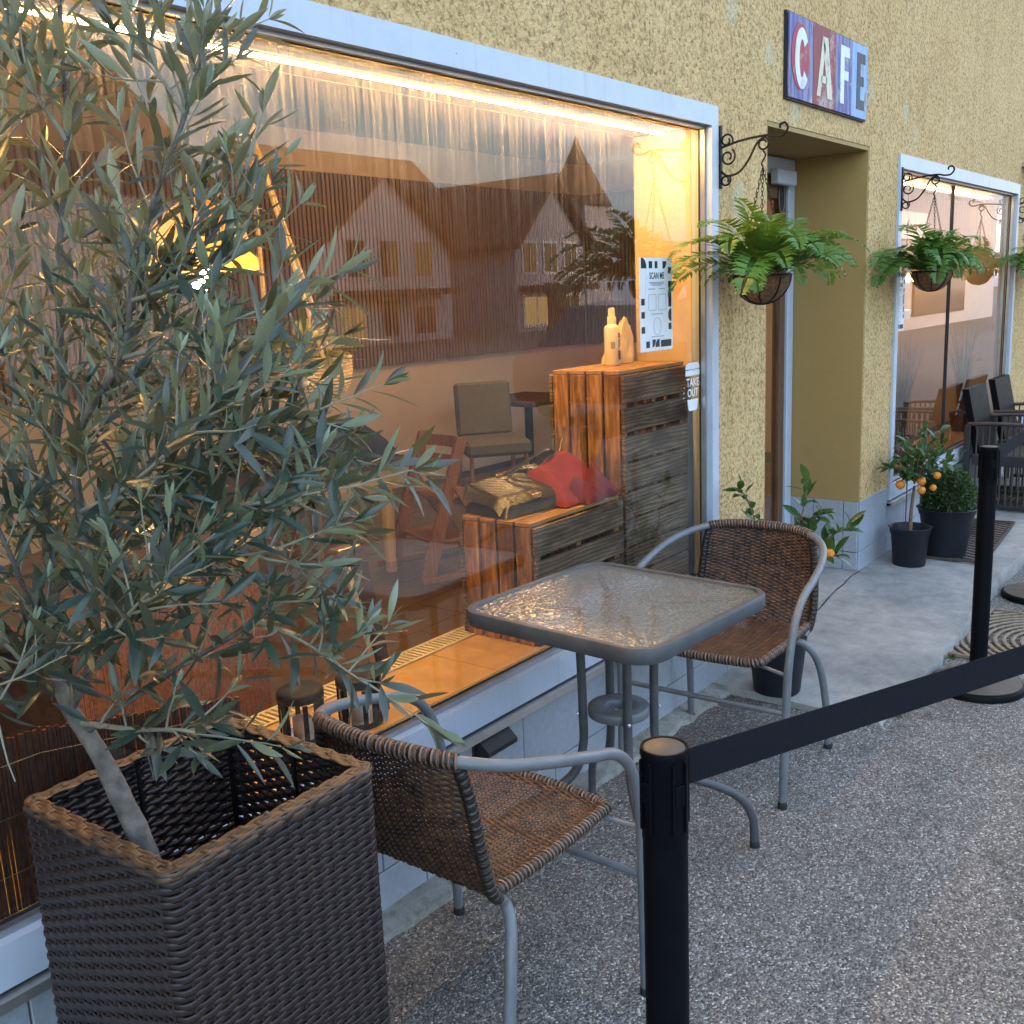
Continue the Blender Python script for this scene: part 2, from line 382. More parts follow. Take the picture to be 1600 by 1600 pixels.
rattan('planter_wicker', (0.022, 0.0150, 0.0155), (0.031, 0.0215, 0.0215), 0.42)
rattan('rim_wicker', (0.115, 0.066, 0.036), (0.055, 0.035, 0.024), 0.5)
rattan('seat_rattan', (0.125, 0.060, 0.032), (0.024, 0.013, 0.010), 0.45, scale=38)
rattan('coil_light', (0.22, 0.145, 0.105), (0.15, 0.095, 0.065), 0.45)
rattan('coil_dark', (0.016, 0.011, 0.010), (0.024, 0.017, 0.014), 0.45)
leafmat('olive_leaf', (0.013, 0.038, 0.033), (0.20, 0.26, 0.205), 0.33, 0.14, (0.46, 0.42, 0.16), spec=0.6)
leafmat('fern_leaf', (0.055, 0.145, 0.024), (0.09, 0.19, 0.045), 0.40, 0.28, (0.22, 0.34, 0.03))
leafmat('citrus_leaf', (0.026, 0.070, 0.020), (0.07, 0.13, 0.045), 0.3, 0.2, (0.14, 0.25, 0.03))
leafmat('box_leaf', (0.026, 0.058, 0.018), (0.05, 0.09, 0.03), 0.45, 0.2, (0.12, 0.2, 0.03))
leafmat('indoor_leaf', (0.20, 0.22, 0.06), (0.34, 0.34, 0.14), 0.45, 0.35, (0.5, 0.45, 0.1))
leafmat('dry_grass', (0.22, 0.16, 0.06), (0.22, 0.16, 0.06), 0.6, 0.3, (0.4, 0.3, 0.1))
pane('window_glass')
pane('lantern_glass', 0.2, 1.0)
hammered('hammered_glass')
emis('led_glow', (1.0, 0.53, 0.15), 30.0)
emis('led_glow_soft', (1.0, 0.62, 0.28), 1.6)
emis('added_ceiling_glow', (1.0, 0.56, 0.22), 7.0)
emis('bulb_glow', (1.0, 0.58, 0.2), 26.0)
emis('bulb_small', (1.0, 0.60, 0.24), 7.0)
emis('window_lit', (1.0, 0.66, 0.28), 0.2)
simple('house_white', (0.62, 0.60, 0.64), 0.85, var=0.05)
simple('house_grey', (0.36, 0.34, 0.38), 0.85, var=0.05)
simple('roof_brown', (0.10, 0.062, 0.045), 0.85, var=0.3, nscale=6)
simple('timber_dark', (0.06, 0.038, 0.028), 0.8)
simple('dark_glass', (0.03, 0.033, 0.04), 0.08)
simple('car_paint', (0.28, 0.03, 0.03), 0.2, spec=0.6)
simple('sign_blue', (0.035, 0.05, 0.15), 0.6)
simple('sign_ink', (0.10, 0.12, 0.16), 0.6)
planks_paint('paint_blue', (0.07, 0.075, 0.26), (0.22, 0.20, 0.34))
planks_paint('paint_red', (0.30, 0.035, 0.04), (0.20, 0.035, 0.045))
planks_paint('paint_sky', (0.20, 0.34, 0.62), (0.28, 0.40, 0.62))
planks_paint('ink_white', (0.68, 0.74, 0.82), (0.62, 0.68, 0.78))
planks_paint('ink_cream', (0.66, 0.64, 0.48), (0.58, 0.56, 0.44))
planks_paint('ink_black', (0.025, 0.032, 0.042), (0.05, 0.06, 0.07))
planks_paint('ink_red', (0.38, 0.03, 0.04), (0.30, 0.04, 0.06))

def painted_frame(name, color):
    mt, nt, o = new_mat(name); t = NT(nt)
    v = t.coords()
    g = t.noise(v, 9, 6, 0.65)
    c = t.mix(t.ramp(g, [(0.45, 0.0), (0.75, 0.35)]), color, tuple(x * 0.72 for x in color))
    chip = t.noise(t.coords(scale=(1, 1, 2.2)), 24, 5, 0.7)
    c = t.mix(t.ramp(chip, [(0.715, 0.0), (0.725, 1.0)]), c, (0.03, 0.03, 0.032))
    st = t.noise(t.coords(scale=(14, 14, 0.8)), 2.0, 5, 0.6)
    c = t.mix(t.ramp(st, [(0.55, 0.0), (0.75, 0.3)]), c, (0.25, 0.23, 0.2))
    t.out(o, t.bsdf(c, 0.36, t.bump(g, 0.06, 0.004)))
painted_frame('sky_tinted_frame', (0.46, 0.52, 0.63))  # white paint with the blue of the sky mixed into its base colour
def scuffed(name, color):
    mt, nt, o = new_mat(name); t = NT(nt)
    v = t.coords()
    a = t.noise(v, 1.7, 5, 0.6); b = t.noise(t.coords(scale=(1, 1, 2.5)), 5.5, 6, 0.7)
    c = t.mix(t.ramp(a, [(0.3, 0.0), (0.75, 0.5)]), color, tuple(x * 0.72 for x in color))
    c = t.mix(t.ramp(b, [(0.70, 0.0), (0.735, 0.7)]), c, (0.62, 0.55, 0.38))
    sp = t.noise(v, 30, 3)
    c = t.mix(t.ramp(sp, [(0.70, 0.0), (0.78, 0.35)]), c, tuple(x * 0.5 for x in color))
    t.out(o, t.bsdf(c, 0.7, t.bump(t.math('ADD', t.math('MULTIPLY', a, 2.0), sp), 0.25, 0.006)))
scuffed('reveal_plaster', (0.37, 0.245, 0.085))
def webbing(name, color):
    mt, nt, o = new_mat(name); t = NT(nt)
    v = t.coords()
    w1 = t.n('ShaderNodeTexWave', {'Vector': v, 'Scale': 130.0, 'Distortion': 0.4}, bands_direction='Z').outputs['Fac']
    w2 = t.n('ShaderNodeTexWave', {'Vector': v, 'Scale': 110.0, 'Distortion': 0.4}, bands_direction='X').outputs['Fac']
    h = t.math('MULTIPLY', w1, w2)
    c = t.mix(t.ramp(h, [(0.0, 0.0), (0.7, 1.0)]), tuple(x * 0.7 for x in color), tuple(x * 1.5 for x in color))
    t.out(o, t.bsdf(c, 0.8, t.bump(h, 0.5, 0.001), spec=0.15))
webbing('belt_navy', (0.0075, 0.0085, 0.0135))

mt_, nt_, o_ = new_mat('lamp_fabric'); t_ = NT(nt_)
h_ = t_.noise(t_.coords(), 60, 3)
t_.out(o_, t_.n('ShaderNodeMixShader', {0: 0.35, 1: t_.bsdf(t_.ramp(h_, [(0.35, (0.40, 0.28, 0.14)), (0.65, (0.50, 0.36, 0.19))]), 0.9), 2: t_.n('ShaderNodeBsdfTranslucent', {'Color': (0.42, 0.26, 0.10, 1)}).outputs[0]}).outputs[0])
leafmat('weed_leaf', (0.05, 0.09, 0.025), (0.07, 0.11, 0.04), 0.5, 0.25, (0.15, 0.22, 0.03))

# ------------------------------------------------------------------ geometry helpers
BASE = {}

class MB:
    """collects vertices and faces of one part"""
    def __init__(s): s.v = []; s.f = []
    def box(s, x0, x1, y0, y1, z0, z1, M=None):
        b = len(s.v)
        p = [(x0, y0, z0), (x1, y0, z0), (x1, y1, z0), (x0, y1, z0), (x0, y0, z1), (x1, y0, z1), (x1, y1, z1), (x0, y1, z1)]
        s.v += [tuple(M @ Vector(q)) for q in p] if M else p
        s.f += [tuple(b + i for i in q) for q in ((3, 2, 1, 0), (4, 5, 6, 7), (0, 1, 5, 4), (1, 2, 6, 5), (2, 3, 7, 6), (3, 0, 4, 7))]
        return s
    def bbox(s, x0, x1, y0, y1, z0, z1, r=0.004, M=None):
        """box with chamfered vertical/horizontal edges"""
        b = len(s.v); cx, cy, cz = (x0 + x1) / 2, (y0 + y1) / 2, (z0 + z1) / 2
        hx, hy, hz = (x1 - x0) / 2, (y1 - y0) / 2, (z1 - z0) / 2
        r = min(r, hx * .45, hy * .45, hz * .45)
        idx = {}
        pts = []
        for sx in (-1, 1):
            for sy in (-1, 1):
                for sz in (-1, 1):
                    for a in range(3):
                        d = [hx - r, hy - r, hz - r]; d[a] += r
                        idx[(sx, sy, sz, a)] = b + len(pts)
                        pts.append((cx + sx * d[0], cy + sy * d[1], cz + sz * d[2]))
        s.v += [tuple(M @ Vector(q)) for q in pts] if M else pts
        for a in range(3):
            u, w = (a + 1) % 3, (a + 2) % 3
            for sg in (-1, 1):
                q = []
                for (su, sw) in ((-1, -1), (1, -1), (1, 1), (-1, 1)):
                    k = [0, 0, 0]; k[a] = sg; k[u] = su; k[w] = sw; q.append(idx[(*k, a)])
                s.f.append(tuple(q) if sg > 0 else tuple(q[::-1]))
            for su in (-1, 1):
                for sw in (-1, 1):
                    k0 = [0, 0, 0]; k0[a] = -1; k0[u] = su; k0[w] = sw
                    k1 = list(k0); k1[a] = 1
                    q = (idx[(*k0, u)], idx[(*k1, u)], idx[(*k1, w)], idx[(*k0, w)])
                    s.f.append(q if su * sw < 0 else q[::-1])
        for sx in (-1, 1):
            for sy in (-1, 1):
                for sz in (-1, 1):
                    q = tuple(idx[(sx, sy, sz, a)] for a in range(3))
                    s.f.append(q if sx * sy * sz > 0 else q[::-1])
        return s
    def tube(s, pts, r, n=8, closed=False, caps=True, flat=1.0):
        pts = [Vector(p) for p in pts]; N = len(pts)
        rad = r if isinstance(r, (list, tuple)) else [r] * N
        tan = []
        for i in range(N):
            a = pts[(i - 1) % N] if closed or i > 0 else pts[i]
            c = pts[(i + 1) % N] if closed or i < N - 1 else pts[i]
            d = c - a
            tan.append(d.normalized() if d.length > 1e-9 else Vector((0, 0, 1)))
        up = Vector((0, 0, 1)) if abs(tan[0].z) < 0.9 else Vector((1, 0, 0))
        nrm = (up - tan[0] * up.dot(tan[0])).normalized()
        b = len(s.v)
        for i in range(N):
            if i:
                q = tan[i - 1].rotation_difference(tan[i]); nrm = q @ nrm
                nrm = (nrm - tan[i] * nrm.dot(tan[i])).normalized()
            bi = tan[i].cross(nrm)
            for k in range(n):
                a = 2 * pi * k / n
                s.v.append(tuple(pts[i] + (nrm * cos(a) * flat + bi * sin(a)) * rad[i]))
        for i in range(N if closed else N - 1):
            j = (i + 1) % N
            for k in range(n):
                l = (k + 1) % n
                s.f.append((b + i * n + k, b + i * n + l, b + j * n + l, b + j * n + k))
        if caps and not closed:
            s.f.append(tuple(b + k for k in range(n))[::-1])
            s.f.append(tuple(b + (N - 1) * n + k for k in range(n)))
        return s
    def lathe(s, prof, n=24, c=(0, 0, 0), sx=1.0, sy=1.0):
        b = len(s.v); N = len(prof)
        for (r, z) in prof:
            for k in range(n):
                a = 2 * pi * k / n
                s.v.append((c[0] + r * cos(a) * sx, c[1] + r * sin(a) * sy, c[2] + z))
        for i in range(N - 1):
            for k in range(n):
                l = (k + 1) % n
                s.f.append((b + i * n + k, b + i * n + l, b + (i + 1) * n + l, b + (i + 1) * n + k))
        if prof[0][0] > 1e-6: s.f.append(tuple(b + k for k in range(n))[::-1])
        if prof[-1][0] > 1e-6: s.f.append(tuple(b + (N - 1) * n + k for k in range(n)))
        return s
    def prism(s, poly, fn, t0, t1):
        """poly of 2-D points; fn(u, w, t) -> 3-D"""
        b = len(s.v); n = len(poly)
        for t in (t0, t1):
            for (u, w) in poly: s.v.append(tuple(fn(u, w, t)))
        s.f.append(tuple(b + k for k in range(n))[::-1]); s.f.append(tuple(b + n + k for k in range(n)))
        for k in range(n):
            l = (k + 1) % n
            s.f.append((b + k, b + l, b + n + l, b + n + k))
        return s
    def grid(s, fn, nu, nv):
        b = len(s.v)
        for j in range(nv + 1):
            for i in range(nu + 1): s.v.append(tuple(fn(i / nu, j / nv)))
        for j in range(nv):
            for i in range(nu):
                a = b + j * (nu + 1) + i
                s.f.append((a, a + 1, a + nu + 2, a + nu + 1))
        return s
    def mesh(s, name, smooth=False, off=(0, 0, 0)):
        me = bpy.data.meshes.new(name)
        v = [(p[0] - off[0], p[1] - off[1], p[2] - off[2]) for p in s.v] if any(off) else s.v
        me.from_pydata(v, [], s.f); me.update()
        if smooth:
            me.polygons.foreach_set('use_smooth', [True] * len(me.polygons))
        return me
    def build(s, name, mat, parent=None, smooth=False, kind=None, label=None, loc=None):
        off = BASE.get(parent.name, (0, 0, 0)) if parent else (loc or (0, 0, 0))
        me = s.mesh(name, smooth, off)
        me.materials.append(MATS[mat])
        o = bpy.data.objects.new(name, me); COL.objects.link(o)
        if smooth: auto_smooth(o)
        if parent:
            o.parent = parent; BASE[o.name] = off
        elif loc:
            o.location = loc
        if kind: o['kind'] = kind
        if label: o['label'] = label
        return o

def auto_smooth(o, ang=50):
    me = o.data
    import bmesh
    bm = bmesh.new(); bm.from_mesh(me)
    for e in bm.edges:
        if len(e.link_faces) == 2 and e.calc_face_angle(0) > radians(ang): e.smooth = False
    bm.to_mesh(me); bm.free()

def place(name, me, parent, M, mat=None, kind=None):
    """an object that shares mesh data, placed under its thing"""
    o = bpy.data.objects.new(name, me); COL.objects.link(o)
    if mat and not me.materials: me.materials.append(MATS[mat])
    if parent:
        o.parent = parent
        off = Vector(BASE.get(parent.name, (0, 0, 0)))
        M = Matrix.Translation(-off) @ M
        BASE[o.name] = tuple(off)
    o.matrix_local = M
    if kind: o['kind'] = kind
    return o

def tag(o, label, cat, group=None):
    o['label'] = label; o['category'] = cat
    if group: o['group'] = group
    return o

def thing(name, label, cat, loc=(0, 0, 0), group=None, world=True):
    o = bpy.data.objects.new(name, None); COL.objects.link(o)
    o.empty_display_size = 0.1
    o.location = loc
    if world: BASE[o.name] = tuple(loc)
    return tag(o, label, cat, group)

def copy_tree(o, parent=None):
    c = o.copy(); COL.objects.link(c); c.parent = parent
    for ch in list(o.children): copy_tree(ch, c)
    return c

def bez(pts, n=8, closed=False):
    """Catmull-Rom through points"""
    P = [Vector(p) for p in pts]; out = []
    N = len(P)
    for i in range(N if closed else N - 1):
        p0 = P[i - 1] if (i > 0 or closed) else P[0] * 2 - P[1]
        p1, p2 = P[i], P[(i + 1) % N]
        p3 = P[(i + 2) % N] if (i + 2 < N or closed) else P[-1] * 2 - P[-2]
        for k in range(n):
            t = k / n
            out.append(0.5 * ((2 * p1) + (p2 - p0) * t + (2 * p0 - 5 * p1 + 4 * p2 - p3) * t * t + (3 * p1 - p0 - 3 * p2 + p3) * t ** 3))
    if not closed: out.append(P[-1])
    return out

def helix(path, r, pitch, phase=0.0, seg=9):
    """points of a strand wound round a path"""
    path = [Vector(p) for p in path]
    L = [0]
    for a, b in zip(path, path[1:]): L.append(L[-1] + (b - a).length)
    n = int(L[-1] / pitch * seg); out = []
    t0 = (path[1] - path[0]).normalized()
    up = Vector((0, 0, 1)) if abs(t0.z) < .9 else Vector((1, 0, 0))
    nrm = (up - t0 * up.dot(t0)).normalized(); pt = t0; k = 0
    for i in range(n + 1):
        d = L[-1] * i / n
        while k < len(L) - 2 and L[k + 1] < d: k += 1
        u = (d - L[k]) / max(1e-9, L[k + 1] - L[k])
        p = path[k].lerp(path[k + 1], min(1, u)); t = (path[k + 1] - path[k]).normalized()
        nrm = pt.rotation_difference(t) @ nrm; nrm = (nrm - t * nrm.dot(t)).normalized(); pt = t
        a = 2 * pi * i / seg + phase; bi = t.cross(nrm)
        out.append(p + (nrm * cos(a) + bi * sin(a)) * r)
    return out

def ribbon(mb, pts, nrms, w, th):
    """flat wicker strand: lens section along pts, nrms = surface normals"""
    b = len(mb.v); N = len(pts)
    for i in range(N):
        a = pts[max(0, i - 1)]; c = pts[min(N - 1, i + 1)]
        t = (c - a).normalized(); n = nrms[i]; s_ = t.cross(n).normalized()
        for (du, dn) in ((-.5, 0), (-.25, .5), (.25, .5), (.5, 0), (0, -.5)):
            mb.v.append(tuple(pts[i] + s_ * (w * du) + n * (th * dn)))
    for i in range(N - 1):
        for k in range(5):
            l = (k + 1) % 5
            mb.f.append((b + i * 5 + k, b + i * 5 + l, b + i * 5 + 5 + l, b + i * 5 + 5 + k))

def weave(mb, S, rows, ribs, amp, w, th, sub=4, v0=0.0, v1=1.0, phase=0):
    """strands along u over and under ribs on the surface S(u, v)"""
    e = 1e-3
    for j in range(rows):
        v = v0 + (v1 - v0) * (j + .5) / rows
        pts, nr = [], []
        for i in range(ribs * sub + 1):
            u = i / (ribs * sub)
            p = S(u, v)
            du = S(min(1, u + e), v) - S(max(0, u - e), v); dv = S(u, min(1, v + e)) - S(u, max(0, v - e))
            n = du.cross(dv).normalized()
            pts.append(p + n * amp * cos(pi * (i / sub + j + phase))); nr.append(n)
        ribbon(mb, pts, nr, w, th)

def text_mesh(s, height, align='CENTER', xs=1.0, bold=0.0):
    cu = bpy.data.curves.new('lettering', 'FONT'); cu.body = s; cu.size = 1.0; cu.align_x = align; cu.offset = bold
    cu.resolution_u = 3
    o = bpy.data.objects.new('lettering', cu); COL.objects.link(o)
    dg = bpy.context.evaluated_depsgraph_get()
    me = bpy.data.meshes.new_from_object(o.evaluated_get(dg))
    COL.objects.unlink(o); bpy.data.objects.remove(o)
    ys = [v.co.y for v in me.vertices]; h = max(ys) - min(ys); y0 = min(ys)
    k = height / h
    for v in me.vertices: v.co = (v.co.x * k * xs, (v.co.y - y0) * k, v.co.z)
    me.materials.clear()
    return me

def lettering(s, x, y, z, height, mat, parent, xs=1.0, bold=0.0, mirror=False, rot=0.0, align='CENTER', name='lettering', rz=0.0):
    """flat text standing in the XZ plane facing -Y"""
    me = text_mesh(s, height, align, xs, bold)
    M = Matrix.Translation((x, y, z)) @ Matrix.Rotation(rz, 4, 'Z') @ Matrix.Rotation(rot, 4, 'Y') @ Matrix.Rotation(pi / 2, 4, 'X')
    if mirror: M = M @ Matrix.Diagonal((-1, 1, 1, 1))
    return place(name, me, parent, M, mat)

def XZ(y): return lambda u, w, t: (u, y + t, w)

# ------------------------------------------------------------------ ground and pavement
g = MB()
g.grid(lambda u, v: (-150 + 320 * u, -150 + 165 * v, 0), 8, 8)
o = g.build('asphalt_ground', 'asphalt'); o['kind'] = 'structure'

# poured threshold slab in front of the door and second window
slab_front = [(3.46, -.66), (3.9, -.665), (4.5, -.655), (5.3, -.62), (6.1, -.60), (7.0, -.66), (9.0, -.69), (14, -.70)]
sb = MB()
def slab_pt(i, v):
    x, y = slab_front[i]
    rnd = random.Random(i * 7)
    return Vector((x + (0.02 if i == 0 else 0) * v, y + (0.0 - y) * v, 0.062 + 0.02 * v + 0.004 * (x - 3.4)))
N = len(slab_front)
sub = 12
pts_front = [Vector((*p, 0)) for p in slab_front]
dense = []
for i in range(N - 1):
    for k in range(sub): dense.append(pts_front[i].lerp(pts_front[i + 1], k / sub))
dense.append(pts_front[-1])
def slab_top(x):
    return 0.014 + 0.058 * max(0, min(1, (x - 3.46) / 1.5)) + 0.003 * max(0, x - 4.9)
rr = random.Random(5)
rows_ = [(0.0, -0.06, 0.0), (0.0, -0.012, 0.0), (0.012, 0.0, 0.0), (0.3, 0.0, 1), (1.0, 0.0, 1)]
b0 = 0
for i, p in enumerate(dense):
    jit = rr.uniform(-.012, .012)
    top = slab_top(p.x)
    for (v, dz, w) in rows_:
        y = p.y + (0.0 - p.y) * v + (jit if v < .2 else 0)
        z = (top + dz + 0.02 * v) if dz > -.05 else -0.02
        sb.v.append((p.x, y, z))
R5 = len(rows_)
for i in range(len(dense) - 1):
    for j in range(R5 - 1):
        a = i * R5 + j
        sb.f.append((a, a + R5, a + R5 + 1, a + 1))
sb.f.append(tuple(range(R5))[::-1] + ())
sb.v += [(3.46, 0.0, -0.02)]
sb.f[-1] = (0, 1, 2, 3, 4, len(sb.v) - 1)
o = sb.build('threshold_pavement', 'concrete', smooth=True); o['kind'] = 'structure'
# doorway floor, one step of the same slab
db = MB().prism([(3.93, -.02), (5.1, -.02), (5.1, slab_top(5.1) + .0235), (4.96, slab_top(4.96) + .0235), (3.93, slab_top(3.93) + .0235)], lambda u, w, t: (u, t, w), 0.0, 0.40)
db.build('doorway_floor', 'concrete')['kind'] = 'structure'
# hairline crack across the slab is a shallow dark groove strip
ck = MB(); pr = None; rr = random.Random(9)
cp = []
for k in range(15):
    t = k / 14
    cp.append((5.10 - 1.25 * t + rr.uniform(-.02, .02), -0.008 - .12 * t * t + rr.uniform(-.008, .004)))
def slab_z(x, y):
    fy = -.655
    v = max(0, min(1, 1 - y / fy))
    return slab_top(x) + 0.02 * v
for a, b in zip(cp, cp[1:]):
    w = rr.uniform(.0022, .004)
    i = len(ck.v)
    ck.v += [(a[0], a[1] - w, slab_z(*a) + .004), (b[0], b[1] - w, slab_z(*b) + .004), (b[0], b[1] + w, slab_z(*b) + .004), (a[0], a[1] + w, slab_z(*a) + .004)]
    ck.f.append((i, i + 1, i + 2, i + 3))
o = ck.build('pavement_crack', 'soil'); o['kind'] = 'structure'

# rough concrete strip at the foot of the wall
ks = MB(); rr = random.Random(3)
n = 120
for i in range(n + 1):
    x = -4 + 7.46 * i / n
    y0 = -0.075 + rr.uniform(-.012, .012); z1 = 0.035 + rr.uniform(-.008, .008)
    ks.v += [(x, y0, -0.01), (x, y0 + .012, 0.010 + rr.uniform(0, .008)), (x, y0 + .05, z1 - .008), (x, 0.012, z1)]
for i in range(n):
    for j in range(3):
        a = i * 4 + j; ks.f.append((a, a + 4, a + 5, a + 1))
ks.build('wall_foot_kerb', 'concrete_edge')['kind'] = 'structure'

# ------------------------------------------------------------------ the cafe building
CB = thing('cafe_building', 'ochre roughcast cafe building with two large shop windows and a recessed door', 'building')
W1 = (-0.7, 3.49, 0.36, 2.175); W2 = (5.53, 8.22, 0.36, 2.175); DR = (3.93, 5.10, 2.168)
wl_ = MB()
wl_.box(-7, 18, 0, .3, 2.175, 7.2)
wl_.box(-7, W1[0], 0, .3, .36, 2.175)
wl_.box(W1[1], DR[0], 0, .3, .46, 2.175)
wl_.box(DR[1], W2[0], 0, .3, .46, 2.175)
wl_.box(W2[1], 18, 0, .3, .46, 2.175)
wall = wl_.build('wall', 'stucco', CB)
# smooth painted door reveal
rv = MB()
rv.box(DR[1] + .0, DR[1] + .02, .003, .40, .455, DR[2] + .0)          # right cheek lies just inside the wall edge
rv.v = [(x - .012 if x > DR[1] - .001 else x, y, z) for (x, y, z) in rv.v]
rv.box(DR[0] - .012, DR[0] + .012, .003, .40, .09, DR[2])
rv.box(DR[0] + .013, DR[1] - .013, .003, .40, DR[2] - .012, DR[2] + .006)
rv.build('door_reveal', 'reveal_plaster', CB)

# tiled plinth: backing plus single tiles
pl = MB()
pl.box(-7, DR[0], .013, .3, -.02, .355)
pl.box(DR[1] + .001, 18, .013, .3, -.02, .355)
pl.box(W1[1] + .001, DR[0], .012, .3, .356, .459)
pl.box(DR[1] + .001, W2[0], .012, .3, .356, .459)
pl.box(W2[1], 18, .012, .3, .356, .459)
pl.box(DR[1] - .006, DR[1] + .012, .013, .40, .05, .454)
plinth = pl.build('plinth', 'grout', CB)
rr = random.Random(11)
def tile(x0, x1, z0, z1, y=0.0, th=.0125):
    g_ = .0018
    M = Matrix.Translation((0, rr.uniform(-.0008, .0008), 0))
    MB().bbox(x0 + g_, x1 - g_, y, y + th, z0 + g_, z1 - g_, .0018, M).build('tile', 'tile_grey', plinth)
def tile_run(xs, z0, z1):
    for a, b in zip(xs, xs[1:]): tile(a, b, z0, z1)
low = [-.61 + .30 * k for k in range(0, 16)]
low = [x for x in low if x < 3.92] + [3.93]
tile_run(low, .03, .138)
up = [-.465 + .30 * k for k in range(0, 16)]
up = [x for x in up if x < 3.35] + [3.488]
tile_run(up, .138, .352)
tile_run([3.49, 3.71, 3.93], .138, .46)
fx = [5.10, 5.315, 5.53] + [5.53 + .3 * k for k in range(1, 10)]
tile_run(fx, .062, .19)
tile_run([5.10, 5.315, 5.53], .19, .46)
tile_run([5.53 + .3 * k for k in range(0, 10)], .19, .352)
tile_run([8.23, 8.53, 8.83, 9.13, 9.43], .19, .46)
# door cheek tiles (facing -X)
for (y0, y1) in ((.004, .08), (.08, .24), (.24, .39)):
    for (z0, z1) in ((.095, .19), (.19, .456)):
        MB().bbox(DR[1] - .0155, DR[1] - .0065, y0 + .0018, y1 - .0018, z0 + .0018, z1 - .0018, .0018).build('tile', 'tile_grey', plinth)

# shop windows
def shop_window(x0, x1, zb, zt, cut=None):
    w = MB()
    y0, y1 = -.012, .07
    fw = .068; side = .050
    w.box(x0, x1, y0, y1, zt - fw, zt)
    w.box(x0, x0 + side, y0, y1, .47, zt - fw); w.box(x1 - side, x1, y0, y1, .47, zt - fw)
    w.box(x0, x1, y0, y1, .385, .47)
    win = w.build('window_frame', 'sky_tinted_frame', CB)
    bead = MB()
    a0, a1 = x0 + side, x1 - side
    bead.box(a0, a1, .012, .03, zt - fw - .010, zt - fw - .001); bead.box(a0, a1, .012, .03, .471, .484)
    bead.box(a0 + .001, a0 + .010, .012, .03, .485, zt - fw - .011); bead.box(a1 - .010, a1 - .001, .012, .03, .485, zt - fw - .011)
    bead.build('glazing_bead', 'aluminium', win)
    gk = MB()
    gk.box(a0, a1, .031, .036, zt - fw - .0125, zt - fw - .002); gk.box(a0, a1, .031, .036, .472, .488)
    gk.box(a0, a0 + .013, .0305, .0355, .489, zt - fw - .015); gk.box(a1 - .013, a1, .0305, .0355, .489, zt - fw - .015)
    gk.build('gasket', 'rubber_black', win)
    MB().grid(lambda u, v: (a0 + (a1 - a0) * u, .04, .48 + (zt - fw - .48) * v), 1, 1).build('pane', 'window_glass', win)
    sl = MB()
    sl.prism([(.03, .383), (-.03, .376), (-.034, .358), (-.026, .356), (-.024, .368), (.03, .372)], lambda u, w_, t: (t, u, w_), x0 - .01, x1 + .004)
    sl.build('sill', 'aluminium', win)
    MB().box(x0, x1, -.006, .012, .3535, .3565).build('drip_gap', 'rubber_black', win)
    return win
win1 = shop_window(*W1)
win2 = shop_window(*W2)
MB().box(6.696, 6.704, .030, .05, .489, 2.09).build('mullion', 'rubber_black', win2)

# door, set back in the reveal
dY = .36
dr = MB()
dr.bbox(DR[1] - .088, DR[1] - .018, dY, dY + .07, .10, 2.15, .004)
dr.bbox(DR[0] + .02, DR[0] + .09, dY, dY + .07, .10, 2.15, .004)
dr.bbox(DR[0] + .091, DR[1] - .089, dY, dY + .07, 2.07, 2.15, .004)
doorp = dr.build('door', 'sky_tinted_frame', CB)
MB().bbox(4.78, 5.0, dY - .045, dY - .002, 2.02, 2.09, .006).build('door_closer', 'sky_tinted_frame', doorp)
lf = MB()
lf.bbox(4.945, 5.005, dY + .012, dY + .055, .12, 2.065, .003); lf.bbox(4.02, 4.115, dY + .012, dY + .055, .12, 2.065, .003)
lf.bbox(4.116, 4.944, dY + .012, dY + .055, .12, .34, .003); lf.bbox(4.116, 4.944, dY + .012, dY + .055, 1.96, 2.065, .003)
lf.build('door_leaf', 'door_wood', doorp)
MB().grid(lambda u, v: (4.116 + .829 * u, dY + .03, .34 + 1.62 * v), 1, 1).build('door_pane', 'window_glass', doorp)
st = MB().prism([(4.94 + .042 * cos(a), 1.97 + .085 * sin(a)) for a in [2 * pi * k / 28 for k in range(28)]], XZ(0), dY + .0085, dY + .0100)
st.build('oval_sticker', 'poster_black', doorp)
st = MB()
for k in range(28):
    pass
ring = [(4.94 + .034 * cos(2 * pi * k / 28), dY + .007, 1.97 + .072 * sin(2 * pi * k / 28)) for k in range(28)]
MB().tube(ring, .0015, 4, closed=True).build('sticker_ring', 'poster_grey', doorp)

# ---- interior shell: one room behind both windows and the door
RX0, RX1, RY1 = -2.2, 8.56, 3.95
fl = MB().box(RX0, RX1, .42, RY1, -.02, .094)
floor_ = fl.build('floor', 'grout', CB)
me = MB().bbox(-.298, .298, -.148, .148, 0, .006, .0015).mesh('floor_tile')
for i in range(18):
    for j in range(12):
        x = RX0 + .3 + .6 * i + (.3 if j % 2 else 0); y = .57 + .3 * j
        if x > RX1 - .3 or y > RY1 - .1: continue
        place('floor_tile', me, floor_, Matrix.Translation((x, y, .0945)), 'floor_tile')
il = MB()
il.box(RX0 - .1, RX0, .302, RY1, 0, 2.75)
il.box(RX0, RX1, RY1, RY1 + .1, 0, 2.75)
il.box(RX1, RX1 + .1, .302, RY1, 0, 2.75)
il.build('inner_wall', 'inner_wall', CB)
MB().box(RX0 - .1, RX1 + .1, .30, RY1 + .1, 2.751, 2.85).build('ceiling', 'ceiling_paint', CB)
